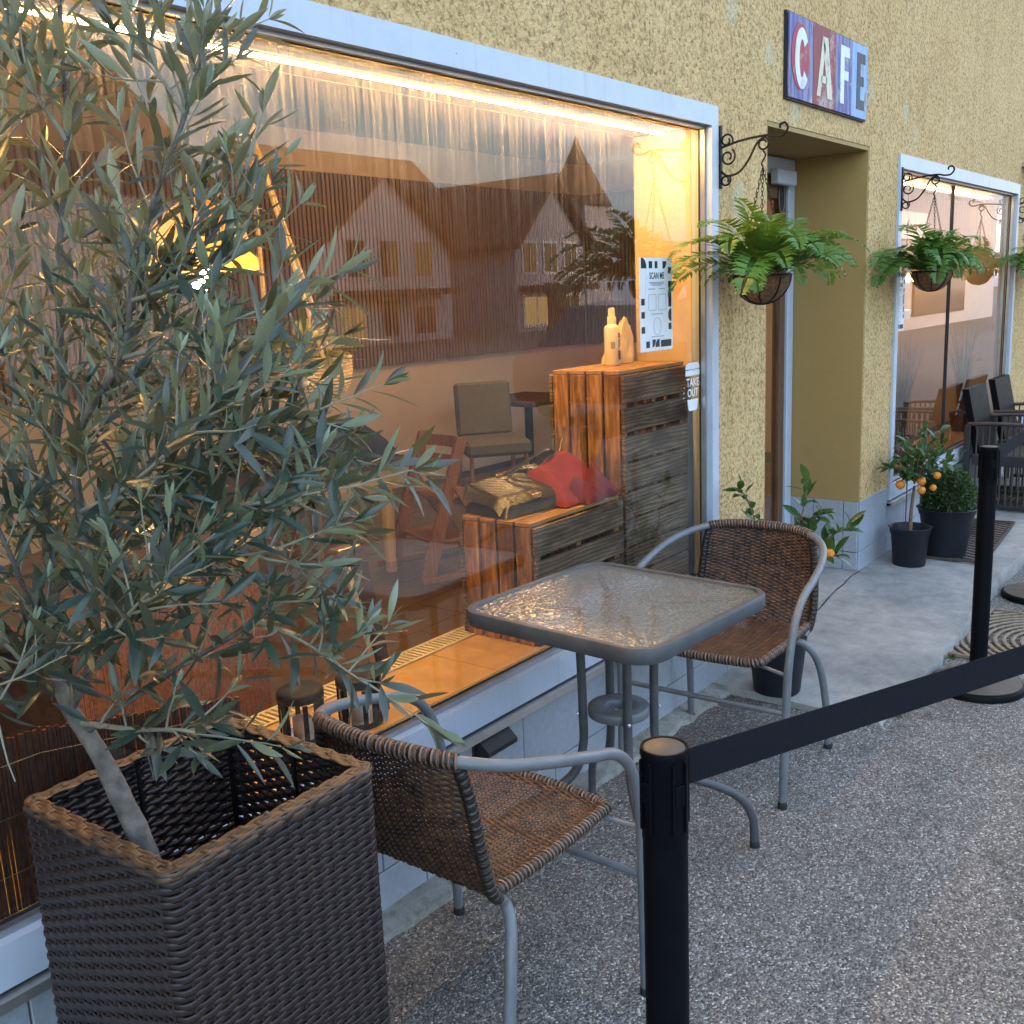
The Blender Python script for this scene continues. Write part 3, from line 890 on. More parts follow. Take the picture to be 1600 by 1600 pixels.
# window niches: cheeks, soffit and raised tiled ledge
nc = MB()
nc.box(3.445, 3.85, .075, .31, .47, 2.105)
nc.box(W1[0] - .2, W1[0] + .07, .075, .31, .47, 2.105)
nc.box(5.2, 5.575, .075, .31, .47, 2.105); nc.box(8.175, 8.6, .075, .31, .47, 2.105)
nc.build('niche_cheek', 'warm_plaster', CB)
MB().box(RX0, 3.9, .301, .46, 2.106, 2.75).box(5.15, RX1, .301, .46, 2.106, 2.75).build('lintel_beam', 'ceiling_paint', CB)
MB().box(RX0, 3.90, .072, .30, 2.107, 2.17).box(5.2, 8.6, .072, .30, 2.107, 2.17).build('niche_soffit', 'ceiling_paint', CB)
lg = MB().box(RX0, 3.86, .072, .44, .02, .462).box(5.2, 8.6, .072, .44, .02, .462)
ledge = lg.build('window_ledge', 'grout', CB)
def ledge_tiles(x0, x1, w):
    me_ = MB().bbox(-w / 2 + .0015, w / 2 - .0015, .074, .343, 0, .008, .0015).mesh('ledge_tile')
    k = 0
    while x0 + w * (k + 1) <= x1 + .01:
        place('ledge_tile', me_, ledge, Matrix.Translation((x0 + w * (k + .5), 0, .4625)), 'ledge_tile'); k += 1
ledge_tiles(.41, 3.445, .3025); ledge_tiles(5.575, 8.175, .3025)
def grille(x0, x1):
    gm = MB().box(x0, x1, .347, .356, .4625, .474).box(x0, x1, .424, .433, .4625, .474)
    gr = gm.build('vent_grille', 'cream_plastic', ledge)
    me_ = MB().box(-.005, .005, .3565, .4235, 0, .010).mesh('grille_bar')
    k = 0
    while x0 + .02 * k < x1:
        place('grille_bar', me_, gr, Matrix.Translation((x0 + .01 + .02 * k, 0, .463)), 'cream_plastic'); k += 1
grille(1.3, 3.42)
# slatted acoustic panel on the far wall
bk = MB().box(2.2, RX1 - .03, RY1 - .022, RY1 - .002, 1.075, 2.47)
panel = bk.build('slat_panel', 'slat_felt', CB)
me = MB().bbox(-.0135, .0135, -.045, -.0225, 0, 1.395, .002).mesh('slat')
x = 2.22
while x < RX1 - .05:
    place('slat', me, panel, Matrix.Translation((x, RY1, 1.075)), 'slat_wood'); x += .040
me = MB().bbox(-.045, -.0225, -.0135, .0135, 0, 1.395, .002).mesh('slat')
bk2 = MB().box(RX1 - .022, RX1 - .002, 2.2, RY1 - .05, 1.075, 2.47)
panel2 = bk2.build('slat_panel', 'slat_felt', CB)
y = 2.22
while y < RY1 - .06:
    place('slat', me, panel2, Matrix.Translation((RX1, y, 1.075)), 'slat_wood'); y += .040

# plinth extras: small black flap vent and the far lamp
fv = thing('vent_flap', 'small black flap vent on the grey tiles under the big window', 'vent', (2.07, 0, .34))
MB().prism([(0, .372), (-.055, .325), (-.055, .312), (0, .30)], lambda u, w, t: (t, u, w), 2.005, 2.135).build('hood', 'rubber_black', fv)
MB().bbox(1.998, 2.142, -.007, .001, .294, .378, .003).build('back_plate', 'rubber_black', fv)

# ------------------------------------------------------------------ CAFE sign
SG = thing('cafe_sign', 'painted plank sign reading CAFE above the door recess', 'sign', (4.53, 0, 2.28))
sx = [4.085, 4.335, 4.585, 4.785, 4.985]
sz0, sz1 = 2.277, 2.590
MB().box(4.079, 4.991, -.012, .0, 2.271, 2.596).build('backing', 'rubber_black', SG)
cols = ['paint_blue', 'paint_red', 'paint_blue', 'paint_sky']
planks = []
for i in range(4):
    planks.append(MB().bbox(sx[i] + .0015, sx[i + 1] - .0015, -.020, -.0125, sz0, sz1, .002).build('plank', cols[i], SG))
def poly_letter(strokes, i, mat, name='letter', dy=.0):
    mb_ = MB(); x0, x1 = sx[i], sx[i + 1]; wd = x1 - x0
    for st_ in strokes:
        mb_.prism([(x0 + wd * u, sz0 + (sz1 - sz0) * w) for (u, w) in st_], XZ(0), -.0218 - dy, -.0202 - dy)
    return mb_.build(name, mat, planks[i])
rr = random.Random(2)
def C_ring(cx, cy, rx, ry, k, a0, a1, n=26):
    out = [(cx + rx * cos(a0 + (a1 - a0) * t / n), cy + ry * sin(a0 + (a1 - a0) * t / n)) for t in range(n + 1)]
    inn = [(cx + rx * k * cos(a1 + (a0 - a1) * t / n), cy + ry * (k + .22) * sin(a1 + (a0 - a1) * t / n)) for t in range(n + 1)]
    return out + inn
disc = [(.45 + .36 * cos(2 * pi * t / 40) * (1 + .03 * rr.uniform(-1, 1)), .52 + .40 * sin(2 * pi * t / 40) * (1 + .03 * rr.uniform(-1, 1))) for t in range(40)]
poly_letter([disc], 0, 'ink_red', 'painted_disc')
cl = C_ring(.50, .50, .28, .37, .40, radians(38), radians(322))
poly_letter([cl], 0, 'ink_white', dy=.0018)
poly_letter([[(.40, .90), (.60, .90), (.44, .40), (.30, .10), (.18, .10)], [(.4405, .90), (.60, .9), (.82, .10), (.60, .10)], [(.36, .30), (.70, .30), (.68, .40), (.39, .40)]][0:0] + [[(.40, .88), (.62, .88), (.86, .12), (.63, .12)], [(.40, .88), (.16, .12), (.31, .12), (.515, .74)], [(.335, .30), (.60, .30), (.575, .39), (.36, .39)]], 1, 'ink_cream')
poly_letter([[(.28, .12), (.50, .12), (.50, .88), (.28, .88)], [(.50, .74), (.84, .74), (.82, .88), (.50, .88)], [(.50, .44), (.76, .44), (.76, .56), (.50, .56)]], 2, 'ink_white')
poly_letter([[(.30, .12), (.52, .12), (.52, .88), (.30, .88)], [(.52, .75), (.82, .75), (.82, .88), (.52, .88)], [(.52, .44), (.74, .44), (.74, .57), (.52, .57)], [(.52, .12), (.80, .12), (.80, .25), (.52, .25)]], 3, 'ink_black')

# ------------------------------------------------------------------ bistro table
TB = thing('bistro_table', 'square grey metal bistro table with rippled glass top', 'table', (2.20, -.355, 0), world=False)
TB.rotation_euler = (0, 0, radians(-3.5))
def rrect(h, r, n=7):
    out = []
    for (cx, cy, a0) in ((h - r, h - r, 0), (-h + r, h - r, pi / 2), (-h + r, -h + r, pi), (h - r, -h + r, 3 * pi / 2)):
        for k in range(n + 1): out.append((cx + r * cos(a0 + pi / 2 * k / n), cy + r * sin(a0 + pi / 2 * k / n)))
    return out
rim = MB(); H = .30
prof = [(H, .722), (H + .003, .728), (H + .003, .754), (H - .001, .7605), (H - .016, .7605), (H - .018, .757), (H - .018, .722)]
ringN = None
for (h_, z_) in prof:
    rp_ = rrect(h_, .075 + (h_ - H)); ringN = len(rp_)
    rim.v += [(x, y, z_) for (x, y) in rp_]
for i in range(len(prof)):
    j = (i + 1) % len(prof)
    for k in range(ringN):
        l = (k + 1) % ringN
        rim.f.append((i * ringN + k, i * ringN + l, j * ringN + l, j * ringN + k))
rim.build('table_rim', 'table_grey', TB, smooth=True)
gt = MB(); gt.v = [(x, y, .7565) for (x, y) in rrect(H - .0185, .056)]; gt.f = [tuple(range(len(gt.v)))]
gt.build('glass_top', 'hammered_glass', TB)
uf = MB()
for a in range(4):
    ang = pi / 4 + a * pi / 2
    dx, dy = cos(ang), sin(ang)
    uf.tube([(dx * .09, dy * .09, .728), (dx * .385, dy * .385, .728)], .009, 6)
uf.build('top_support', 'table_grey', TB)
for a in range(4):
    ang = pi / 4 + a * pi / 2 + radians(4)
    dx, dy = cos(ang), sin(ang)
    prf = [(.105, .735), (.100, .60), (.098, .45), (.10, .36), (.125, .285), (.19, .235), (.28, .195), (.345, .15), (.378, .09), (.384, .004)]
    pth = bez([(dx * r_, dy * r_, z_) for (r_, z_) in prf], 5)
    lg_ = MB().tube(pth, .0125, 10).build('leg', 'table_grey', TB, smooth=True)
    MB().lathe([(.0, 0), (.014, 0), (.014, .012), (.0126, .02)], 10, (dx * .384, dy * .384, 0)).build('foot_cap', 'rubber_black', lg_)
rg = MB()
rg.lathe([(.034, .440), (.034, .464), (.036, .466), (.080, .466), (.083, .463), (.083, .442), (.081, .440), (.034, .440)], 28)
rg.f = rg.f[:-2] if len(rg.f[-1]) > 4 else rg.f
rg.build('leg_ring', 'powder_grey', TB, smooth=True)
for a in range(4):
    ang = pi / 4 + a * pi / 2 + radians(4)
    M = Matrix.Translation((cos(ang) * .111, sin(ang) * .111, .452)) @ Matrix.Rotation(ang, 4, 'Z') @ Matrix.Rotation(pi / 2, 4, 'Y')
    bm_ = MB().lathe([(.0055, 0), (.0055, .003), (.003, .0045), (0, .0045)], 8)
    bm_.v = [tuple(M @ Vector(p)) for p in bm_.v]
    bm_.build('bolt', 'steel', TB)

# ------------------------------------------------------------------ rattan stacking chairs
def make_chair():
    t = thing('rattan_chair', '', 'chair', world=False)
    half = [(-.262, 0, .745), (-.252, .10, .744), (-.222, .182, .735), (-.155, .243, .716), (-.05, .276, .690), (.05, .286, .662), (.14, .287, .632), (.20, .286, .575), (.235, .284, .48), (.248, .281, .36), (.262, .277, .0)]
    full = [(x, -y, z) for (x, y, z) in half[::-1]] + half[1:]
    path = bez(full, 7)
    MB().tube(path, .0125, 12).build('arm_and_front_leg_tube', 'powder_grey', t, smooth=True)
    mid = len(path) // 2; span = 14
    wrap = path[mid - span: mid + span + 1]
    for k, mt_ in enumerate(('coil_dark', 'coil_light')):
        MB().tube(helix(wrap, .0142, .0105, pi * k, 9), .0030, 4).build('rail_wrapping', mt_, t, smooth=True)
    # rear leg: inverted U
    U = [(-.215, -.255, 0), (-.20, -.25, .16), (-.165, -.236, .31), (-.125, -.205, .385), (-.108, -.15, .405), (-.105, 0, .408)]
    Uf = U + [(x, -y, z) for (x, y, z) in U[-2::-1]]
    MB().tube(bez(Uf, 7), .0125, 12).build('rear_leg_tube', 'powder_grey', t, smooth=True)
    MB().tube([(.2525, -.280, .30), (.2525, .280, .30)], .0085, 8).build('front_stretcher', 'powder_grey', t, smooth=True)
    for s in (-1, 1):
        MB().tube([(.225, s * .19, .428), (.245, s * .28, .418)], .006, 7).build('seat_bracket', 'powder_grey', t, smooth=True)
        # back side stays, wrapped with cane
        st_ = bez([(-.13, s * .197, .415), (-.175, s * .205, .46), (-.198, s * .205, .55), (-.212, s * .196, .66), (-.222, s * .184, .722)], 5)
        MB().tube(st_, .0105, 10).build('back_stay', 'powder_grey', t, smooth=True)
        MB().tube(helix(st_[2:], .0115, .0052, 0, 8), .0026, 4).build('stay_wrapping', 'coil_dark', t, smooth=True)
        for (x_, y_) in ((.262, .277), (-.215, .255)):
            MB().lathe([(0, 0), (.0145, 0), (.0145, .014), (.0127, .022)], 10, (x_, s * y_, 0)).build('foot_cap', 'rubber_black', t)
    # seat
    def S(u, v):
        y = (u - .5) * 2
        x = -.155 + .415 * v
        hw = .196 + .008 * sin(pi * v)
        dip = -.020 * (1 - y * y) * sin(pi * min(1, v * .9 + .1))
        edge = .012 * max(0, v - .86) / .14
        return Vector((x - .02 * (y * y) * max(0, v - .8) * 5, y * hw, .445 + dip - edge * edge * 90 * .012))
    mbs = MB()
    weave(mbs, lambda u, v: S(1 - u, v), 66, 20, .0022, .0064, .0032, 4)
    mbs.build('seat_weave', 'seat_rattan', t, smooth=True, kind='stuff')
    rb_ = MB()
    for k in range(19):
        u = (k + 1) / 20
        rb_.tube([S(u, v / 14) for v in range(15)], .0023, 4)
    rb_.build('seat_ribs', 'coil_dark', t, smooth=True, kind='stuff')
    fr = [S(0, v / 10) for v in range(11)] + [S(u / 12, 1) + Vector((.008, 0, -.004)) for u in range(1, 12)] + [S(1, 1 - v / 10) for v in range(11)]
    fr = bez(fr, 3)
    MB().tube(fr, .0105, 8).build('seat_frame', 'powder_grey', t, smooth=True)
    for k, mt_ in enumerate(('coil_light', 'coil_dark')):
        MB().tube(helix(fr, .0118, .0112, pi * k, 9), .0031, 4).build('seat_edge_wrapping', mt_, t, smooth=True)
    # back
    def Bk(u, v):
        y = (u - .5) * 2
        hw = .197 - .012 * v
        x0 = -.155 - .060 * min(1, v * 1.6) ** .7
        bow = -.045 * (1 - y * y) * v
        return Vector((x0 + bow, y * hw, .432 + .302 * v - (.012 * y * y * v)))
    mbb = MB()
    weave(mbb, Bk, 52, 20, .0022, .0068, .0030, 4)
    mbb.build('back_weave', 'seat_rattan', t, smooth=True, kind='stuff')
    rb_ = MB()
    for k in range(19):
        u = (k + 1) / 20
        rb_.tube([Bk(u, v / 12) for v in range(13)], .0034, 4)
    rb_.build('back_ribs', 'coil_dark', t, smooth=True, kind='stuff')
    return t
ch1 = make_chair()
ch2 = copy_tree(ch1)
tag(ch1, 'grey tube chair with brown woven seat, seen from behind beside the wicker planter', 'chair', 'rattan bistro chairs')
ch1.location = (1.50, -.41, 0); ch1.rotation_euler = (0, 0, radians(0))
tag(ch2, 'grey tube chair with brown woven back, facing us beyond the glass table', 'chair', 'rattan bistro chairs')
ch2.location = (2.975, -.315, 0); ch2.rotation_euler = (0, 0, radians(182))

# ------------------------------------------------------------------ wicker planter
PX0, PX1, PY0, PY1, PZ = .693, 1.103, -.572, -.168, .80
PC = ((PX0 + PX1) / 2, (PY0 + PY1) / 2)
PLT = thing('wicker_planter', 'tall square dark brown wicker planter holding the olive tree', 'planter', (PC[0], PC[1], 0), world=False)
hx, hy, cr_ = (PX1 - PX0) / 2 - .004, (PY1 - PY0) / 2 - .004, .022
per = []
def add_line(a, b, n):
    for k in range(n): per.append((Vector(a).lerp(Vector(b), k / n), None))
def perim(n_side, n_corner):
    P_, N_ = [], []
    corners = [(hx - cr_, -hy + cr_, -pi / 2), (hx - cr_, hy - cr_, 0), (-hx + cr_, hy - cr_, pi / 2), (-hx + cr_, -hy + cr_, pi)]
    sides = [((-hx + cr_, -hy), (hx - cr_, -hy), (0, -1)), ((hx, -hy + cr_), (hx, hy - cr_), (1, 0)), ((hx - cr_, hy), (-hx + cr_, hy), (0, 1)), ((-hx, hy - cr_), (-hx, -hy + cr_), (-1, 0))]
    for s_, c_ in zip(sides, corners):
        a, b, n_ = s_
        for k in range(n_side):
            t_ = k / n_side
            P_.append(Vector((a[0] + (b[0] - a[0]) * t_, a[1] + (b[1] - a[1]) * t_, 0))); N_.append(Vector((*n_, 0)))
        for k in range(n_corner):
            a_ = c_[2] + pi / 2 * k / n_corner
            P_.append(Vector((c_[0] + cr_ * cos(a_), c_[1] + cr_ * sin(a_), 0))); N_.append(Vector((cos(a_), sin(a_), 0)))
    return P_, N_
SUBN = 5
STK = 13
P_, N_ = perim(STK * SUBN, SUBN)          # corner counts as one stake gap
def strand_mesh(par, seed):
    r_ = random.Random(seed)
    pts, nr = [], []
    n = len(P_)
    for i in range(n + 1):
        k = i % n
        ph = pi * (i / SUBN + par)
        off = .0019 * cos(ph)
        pts.append(P_[k] + N_[k] * off + Vector((0, 0, .0016 * sin(ph + .6) + r_.uniform(-.0004, .0004)))); nr.append(N_[k])
    mb_ = MB(); ribbon(mb_, pts, nr, .0125, .0030)
    return mb_.mesh('strand', True)
sm = [strand_mesh(0, 1), strand_mesh(1, 2), strand_mesh(0, 3), strand_mesh(1, 4)]
pitch = .0106
nrow = int((PZ - .012) / pitch)
for j in range(nrow):
    place('strand', sm[j % 4], PLT, Matrix.Translation((0, 0, .008 + pitch * (j + .5))), 'planter_wicker')
stk = MB()
for i in range(0, len(P_), SUBN):
    p = P_[i]
    stk.tube([p + Vector((0, 0, .004)), p + Vector((0, 0, PZ - .01))], .0028, 4)
stk.build('stakes', 'planter_wicker', PLT, kind='stuff')
# braided rim
rm = MB()
RW = .026
P2, N2 = perim(60, 6)
for s_ in range(4):
    pts, nr = [], []
    n = len(P2)
    for i in range(n + 1):
        k = i % n
        ph = 2 * pi * i * .125 + s_ * pi / 2
        lat = .001 - RW * (s_ + .5) / 4 + .0016 * sin(ph)
        pts.append(P2[k] + N2[k] * lat + Vector((0, 0, PZ - .005 + .0013 * cos(ph)))); nr.append(Vector((0, 0, 1)))
    ribbon(rm, pts, nr, .0088, .0036)
for i in range(0, len(P2), 4):                  # short binding loops over the rim
    p, n = P2[i], N2[i]; t_ = Vector((-n.y, n.x, 0)); q = (i // 4) % 2
    lo_, hi_ = (-RW * .98, -RW * .45) if q else (-RW * .55, .002)
    arc = [p + n * (lo_ + (hi_ - lo_) * w / 5) + t_ * (.004 * (w / 5 - .5)) + Vector((0, 0, PZ - .004 + .0022 * sin(pi * w / 5))) for w in range(6)]
    ribbon(rm, arc, [Vector((0, 0, 1))] * 6, .0085, .003)
for s_ in range(2):
    pts, nr = [], []
    for i in range(len(P2) + 1):
        k = i % len(P2); ph = 2 * pi * i * .125 + pi * s_
        pts.append(P2[k] + N2[k] * (.0015 + .0015 * cos(ph)) + Vector((0, 0, PZ - .009 - .006 * s_ + .001 * sin(ph)))); nr.append(N2[k])
    ribbon(rm, pts, nr, .0085, .0036)
rm.build('braided_rim', 'rim_wicker', PLT, smooth=True, kind='stuff')
ifr = MB()
for (sx_, sy_) in ((1, 1), (1, -1), (-1, 1), (-1, -1), (0, 1), (0, -1), (1, 0), (-1, 0)):
    ifr.tube([(sx_ * (hx - .012), sy_ * (hy - .012), .02), (sx_ * (hx - .012), sy_ * (hy - .012), PZ - .02)], .005, 6)
ifr.build('inner_frame', 'iron', PLT)
MB().box(-hx + .01, hx - .01, -hy + .01, hy - .01, .30, .34).build('soil_bed', 'soil', PLT)

# ------------------------------------------------------------------ olive tree
LIMBS = [
[(0.728, -0.279, 1.025), (0.747, -0.264, 1.138), (0.756, -0.266, 1.266), (0.786, -0.297, 1.435), (0.82, -0.277, 1.619), (0.851, -0.289, 1.798), (0.871, -0.276, 1.959), (0.895, -0.267, 2.126)],
[(0.732, -0.304, 0.967), (0.751, -0.37, 1.085), (0.746, -0.381, 1.278), (0.749, -0.397, 1.388), (0.794, -0.454, 1.491), (0.817, -0.457, 1.567), (0.844, -0.485, 1.684), (0.884, -0.528, 1.805), (0.918, -0.55, 1.917)],
[(0.78, -0.419, 1.439), (0.848, -0.463, 1.566), (0.913, -0.518, 1.649), (0.945, -0.535, 1.70), (0.965, -0.54, 1.74)],
[(0.747, -0.264, 1.138), (0.847, -0.425, 1.282), (0.934, -0.546, 1.352), (0.975, -0.61, 1.356), (0.995, -0.66, 1.34)],
[(0.739, -0.338, 0.941), (0.777, -0.499, 1.047), (0.839, -0.632, 1.132), (0.86, -0.665, 1.18)],
[(0.839, -0.632, 1.132), (0.858, -0.698, 1.11), (0.889, -0.772, 1.06)],
[(0.735, -0.33, 0.951), (0.72, -0.497, 0.986), (0.725, -0.597, 1.007), (0.735, -0.635, 1.005)],
[(0.794, -0.454, 1.491), (0.846, -0.545, 1.513), (0.89, -0.605, 1.54), (0.92, -0.64, 1.555)],
[(0.847, -0.425, 1.282), (0.892, -0.522, 1.412), (0.935, -0.585, 1.46), (0.955, -0.61, 1.47)],
[(0.728, -0.279, 1.025), (0.677, -0.321, 1.193), (0.646, -0.317, 1.336), (0.663, -0.28, 1.509)],
[(0.756, -0.266, 1.266), (0.737, -0.259, 1.458), (0.745, -0.241, 1.639), (0.78, -0.241, 1.815)],
[(0.751, -0.37, 1.085), (0.749, -0.504, 1.173), (0.787, -0.618, 1.224), (0.83, -0.685, 1.239)],
[(0.747, -0.264, 1.138), (0.853, -0.286, 1.228), (0.93, -0.30, 1.32), (0.97, -0.31, 1.40)],
[(0.718, -0.291, 1.0), (0.645, -0.369, 1.079), (0.612, -0.377, 1.127), (0.575, -0.355, 1.152)],
[(0.746, -0.381, 1.278), (0.728, -0.54, 1.331), (0.757, -0.636, 1.398), (0.791, -0.691, 1.46)],
[(0.612, -0.377, 1.127), (0.58, -0.40, 1.09), (0.568, -0.43, 1.055)],
[(0.751, -0.37, 1.085), (0.686, -0.52, 1.131), (0.671, -0.6, 1.183), (0.693, -0.659, 1.235)],
[(0.851, -0.289, 1.798), (0.81, -0.274, 1.882), (0.803, -0.255, 1.959)],
[(0.884, -0.528, 1.805), (0.897, -0.452, 1.882), (0.892, -0.416, 1.969)],
[(0.765, -0.39, 1.276), (0.827, -0.543, 1.35), (0.88, -0.625, 1.39), (0.92, -0.675, 1.405)],
[(0.76, -0.455, 1.163), (0.81, -0.596, 1.278), (0.85, -0.675, 1.30), (0.885, -0.735, 1.312)],
[(0.817, -0.457, 1.567), (0.848, -0.555, 1.588), (0.895, -0.60, 1.62)],
[(0.786, -0.297, 1.435), (0.833, -0.386, 1.542), (0.87, -0.42, 1.625)],
]
LIMB_R = [.0085, .008, .005, .0055, .0055, .0032, .0045, .004, .0045, .005, .0045, .0045, .005, .0045, .004, .003, .004, .004, .003, .004, .004, .0035, .004]
OT = thing('olive_tree', 'olive tree with silvery narrow leaves growing from the wicker planter', 'tree', (.80, -.44, .34))
trunk_pts = bez([(.82, -.46, .33), (.79, -.44, .52), (.762, -.412, .75), (.753, -.374, .84), (.745, -.341, .908), (.732, -.305, .966), (.728, -.279, 1.025)], 6)
tr_ = MB()
n_ = len(trunk_pts)
rr = random.Random(21)
tr_.tube(trunk_pts, [(.0215 - .0115 * i / n_) * (1 + rr.uniform(-.05, .05)) for i in range(n_)], 12)
TRK = tr_.build('trunk', 'bark', OT, smooth=True)
rr = random.Random(33)
leaves = []      # (pos, dir, normal, length)
twig_mb = MB()
def rand_unit(r):
    while True:
        v = Vector((r.uniform(-1, 1), r.uniform(-1, 1), r.uniform(-1, 1)))
        if .05 < v.length < 1: return v.normalized()
def leaf_pair(p, d, L, r, twist):
    side = d.cross(rand_unit(r)).normalized()
    a = twist
    s1 = (Quaternion(d, a) @ (d.orthogonal().normalized()))
    for sg in (1, -1):
        if r.random() < .07: continue
        out = (s1 * sg * r.uniform(.55, 1.0) + d * r.uniform(.55, 1.05) + Vector((0, 0, r.uniform(-.12, .18)))).normalized()
        nrm = (d - out * d.dot(out)).normalized()
        nrm = (nrm + Vector((0, 0, .7)) + rand_unit(r) * .45)
        nrm = (nrm - out * nrm.dot(out)).normalized()
        leaves.append((p + out * .003, out, nrm, L * r.uniform(.75, 1.2)))
def twig(p, d, length, r, rad=.0019, leaf=.060):
    n = max(4, int(length / .021)); pts = [p.copy()]
    d = d.normalized(); tw = r.uniform(0, 6.28)
    step = length / n
    for i in range(n):
        d = (d + rand_unit(r) * .13 + Vector((0, 0, .025))).normalized()
        q = pts[-1] + d * step
        if q.y > -.06: d.y = -abs(d.y) * .5; d.normalize(); q = pts[-1] + d * step
        pts.append(q)
        if i >= 1:
            t_ = i / n
            leaf_pair(q, d, leaf * (1.05 - .45 * max(0, t_ - .6) / .4), r, tw); tw += pi / 2 + r.uniform(-.25, .25)
    for _ in range(2):
        leaves.append((pts[-1], (d + rand_unit(r) * .3).normalized(), (d.orthogonal() + rand_unit(r) * .4), leaf * .55))
    twig_mb.tube(pts, [rad * (1 - .6 * i / n) for i in range(n + 1)], 5)
for li, L_ in enumerate(LIMBS):
    pts = bez(L_, 6)
    n = len(pts); r0 = LIMB_R[li]
    lb = MB().tube(pts, [r0 * (1 - .72 * i / n) for i in range(n)], 8)
    lb.build('limb', 'bark' if r0 > .0045 else 'twig', OT, smooth=True)
    # twigs along the limb
    acc = 0.0; side = rr.uniform(0, 6.28)
    start = .10 if li in (0, 1) else .03
    tot = 0.0
    for i in range(1, n):
        seg = (pts[i] - pts[i - 1]).length; acc += seg; tot += seg
        if tot < start: continue
        if acc > (.0135 if pts[i].z < 1.55 else .016):
            acc = 0
            d0 = (pts[i] - pts[i - 1]).normalized()
            side += 2.4 + rr.uniform(-.4, .4)
            sd_ = Quaternion(d0, side) @ d0.orthogonal().normalized()
            d = d0 * rr.uniform(.35, .9) + sd_ * rr.uniform(.6, 1.0) + Vector((0, -.06, .30))
            if pts[i].z < 1.12: d.z = abs(d.z) * .6 + .25 if li != 6 else max(d.z, -.15)
            ln = rr.uniform(.06, .14) * (1.0 if li not in (0, 1) else 1.15) * (.72 if li in (2, 3, 5, 7, 8, 6) else 1.0)
            if pts[i].z < 1.0 and li != 6: continue
            twig(pts[i], d, ln, rr, leaf=rr.uniform(.048, .070))
            if pts[i].z < 1.0 and li not in (6, 15): continue
            if rr.random() < .85: # bare leaves straight on the limb
                leaf_pair(pts[i], d0, .070, rr, side + 1)
    twig(pts[-1], pts[-1] - pts[-2], rr.uniform(.08, .13), rr, leaf=.07)
twig_mb.build('twigs', 'twig', OT, smooth=True, kind='stuff')
# leaf shapes (unit length along +Y, normal +Z)
def leaf_mesh(wid, curl, fold, n=6):
    mb_ = MB()
    for i in range(n + 1):
        t_ = i / n
        w = wid * (sin(pi * min(1, t_ * .97 + .015)) ** .85) * (1.0 - .25 * abs(t_ - .55)) if 0 < i < n else .002
        z = -curl * t_ * t_
        mb_.v += [(-w / 2, t_, z + fold * w), (0, t_, z), (w / 2, t_, z + fold * w)]
    for i in range(n):
        a = i * 3
        mb_.f += [(a, a + 1, a + 4, a + 3), (a + 1, a + 2, a + 5, a + 4)]
    return mb_
def leaf_matrix(p, d, nrm, L, wscale=1.0):
    d = d.normalized(); z = (nrm - d * nrm.dot(d)).normalized(); x = d.cross(z)
    M = Matrix((x * L * wscale, d * L, z * L)).transposed().to_4x4(); M.translation = p
    return M
OL = [leaf_mesh(.19, .12, .16), leaf_mesh(.21, -.08, .22), leaf_mesh(.17, .30, .10), leaf_mesh(.195, .03, .25), leaf_mesh(.165, -.2, .12)]
def grow_leaves(leaves, shapes, parent, mat, seed, count=300, limit_front=True, stuff_name='foliage'):
    """the leaves that show largest become parts of their own, the rest one mass"""
    r = random.Random(seed)
    scored = []
    for lf_ in leaves:
        v = lf_[0] + lf_[1] * lf_[3] * .5 - CAM
        dz = v.dot(FWD)
        if dz < .05: scored.append((0, lf_)); continue
        px, py = v.dot(RIGHT) / dz, v.dot(DOWN) / dz
        vis = abs(px) < .5 and abs(py) < .5
        facing = .35 + abs(v.normalized().dot(lf_[2].normalized()))
        scored.append(((lf_[3] / dz * facing) if vis else 0, lf_))
    scored.sort(key=lambda q: -q[0])
    meshes = [s_.mesh('leaf', True) for s_ in shapes]
    rest = MB()
    for i, (sc_, (p, d, nn, L)) in enumerate(scored):
        M = leaf_matrix(p, d, nn, L, r.uniform(.85, 1.15))
        k = r.randrange(len(shapes))
        if i < count and sc_ > 0:
            place('leaf', meshes[k], parent, M, mat)
        else:
            b = len(rest.v)
            rest.v += [tuple(M @ Vector(q)) for q in shapes[k].v]
            rest.f += [tuple(b + t_ for t_ in f_) for f_ in shapes[k].f]
    if rest.v:
        rest.build(stuff_name, mat, parent, smooth=True, kind='stuff')
def keep(lf_):
    tip = lf_[0] + lf_[1] * lf_[3]
    lo_ = min(tip.z, lf_[0].z)
    if lo_ > 1.01: return True
    return lo_ > .925 and lf_[0].y < -.52      # only the drooping front branch hangs this low
leaves = [q for q in leaves if keep(q)]
CROWN = MB().tube([Vector(LIMBS[0][1]), Vector(LIMBS[0][2])], .004, 5).build('crown', 'bark', OT)
grow_leaves(leaves, OL, CROWN, 'olive_leaf', 4)
print('olive leaves', len(leaves))

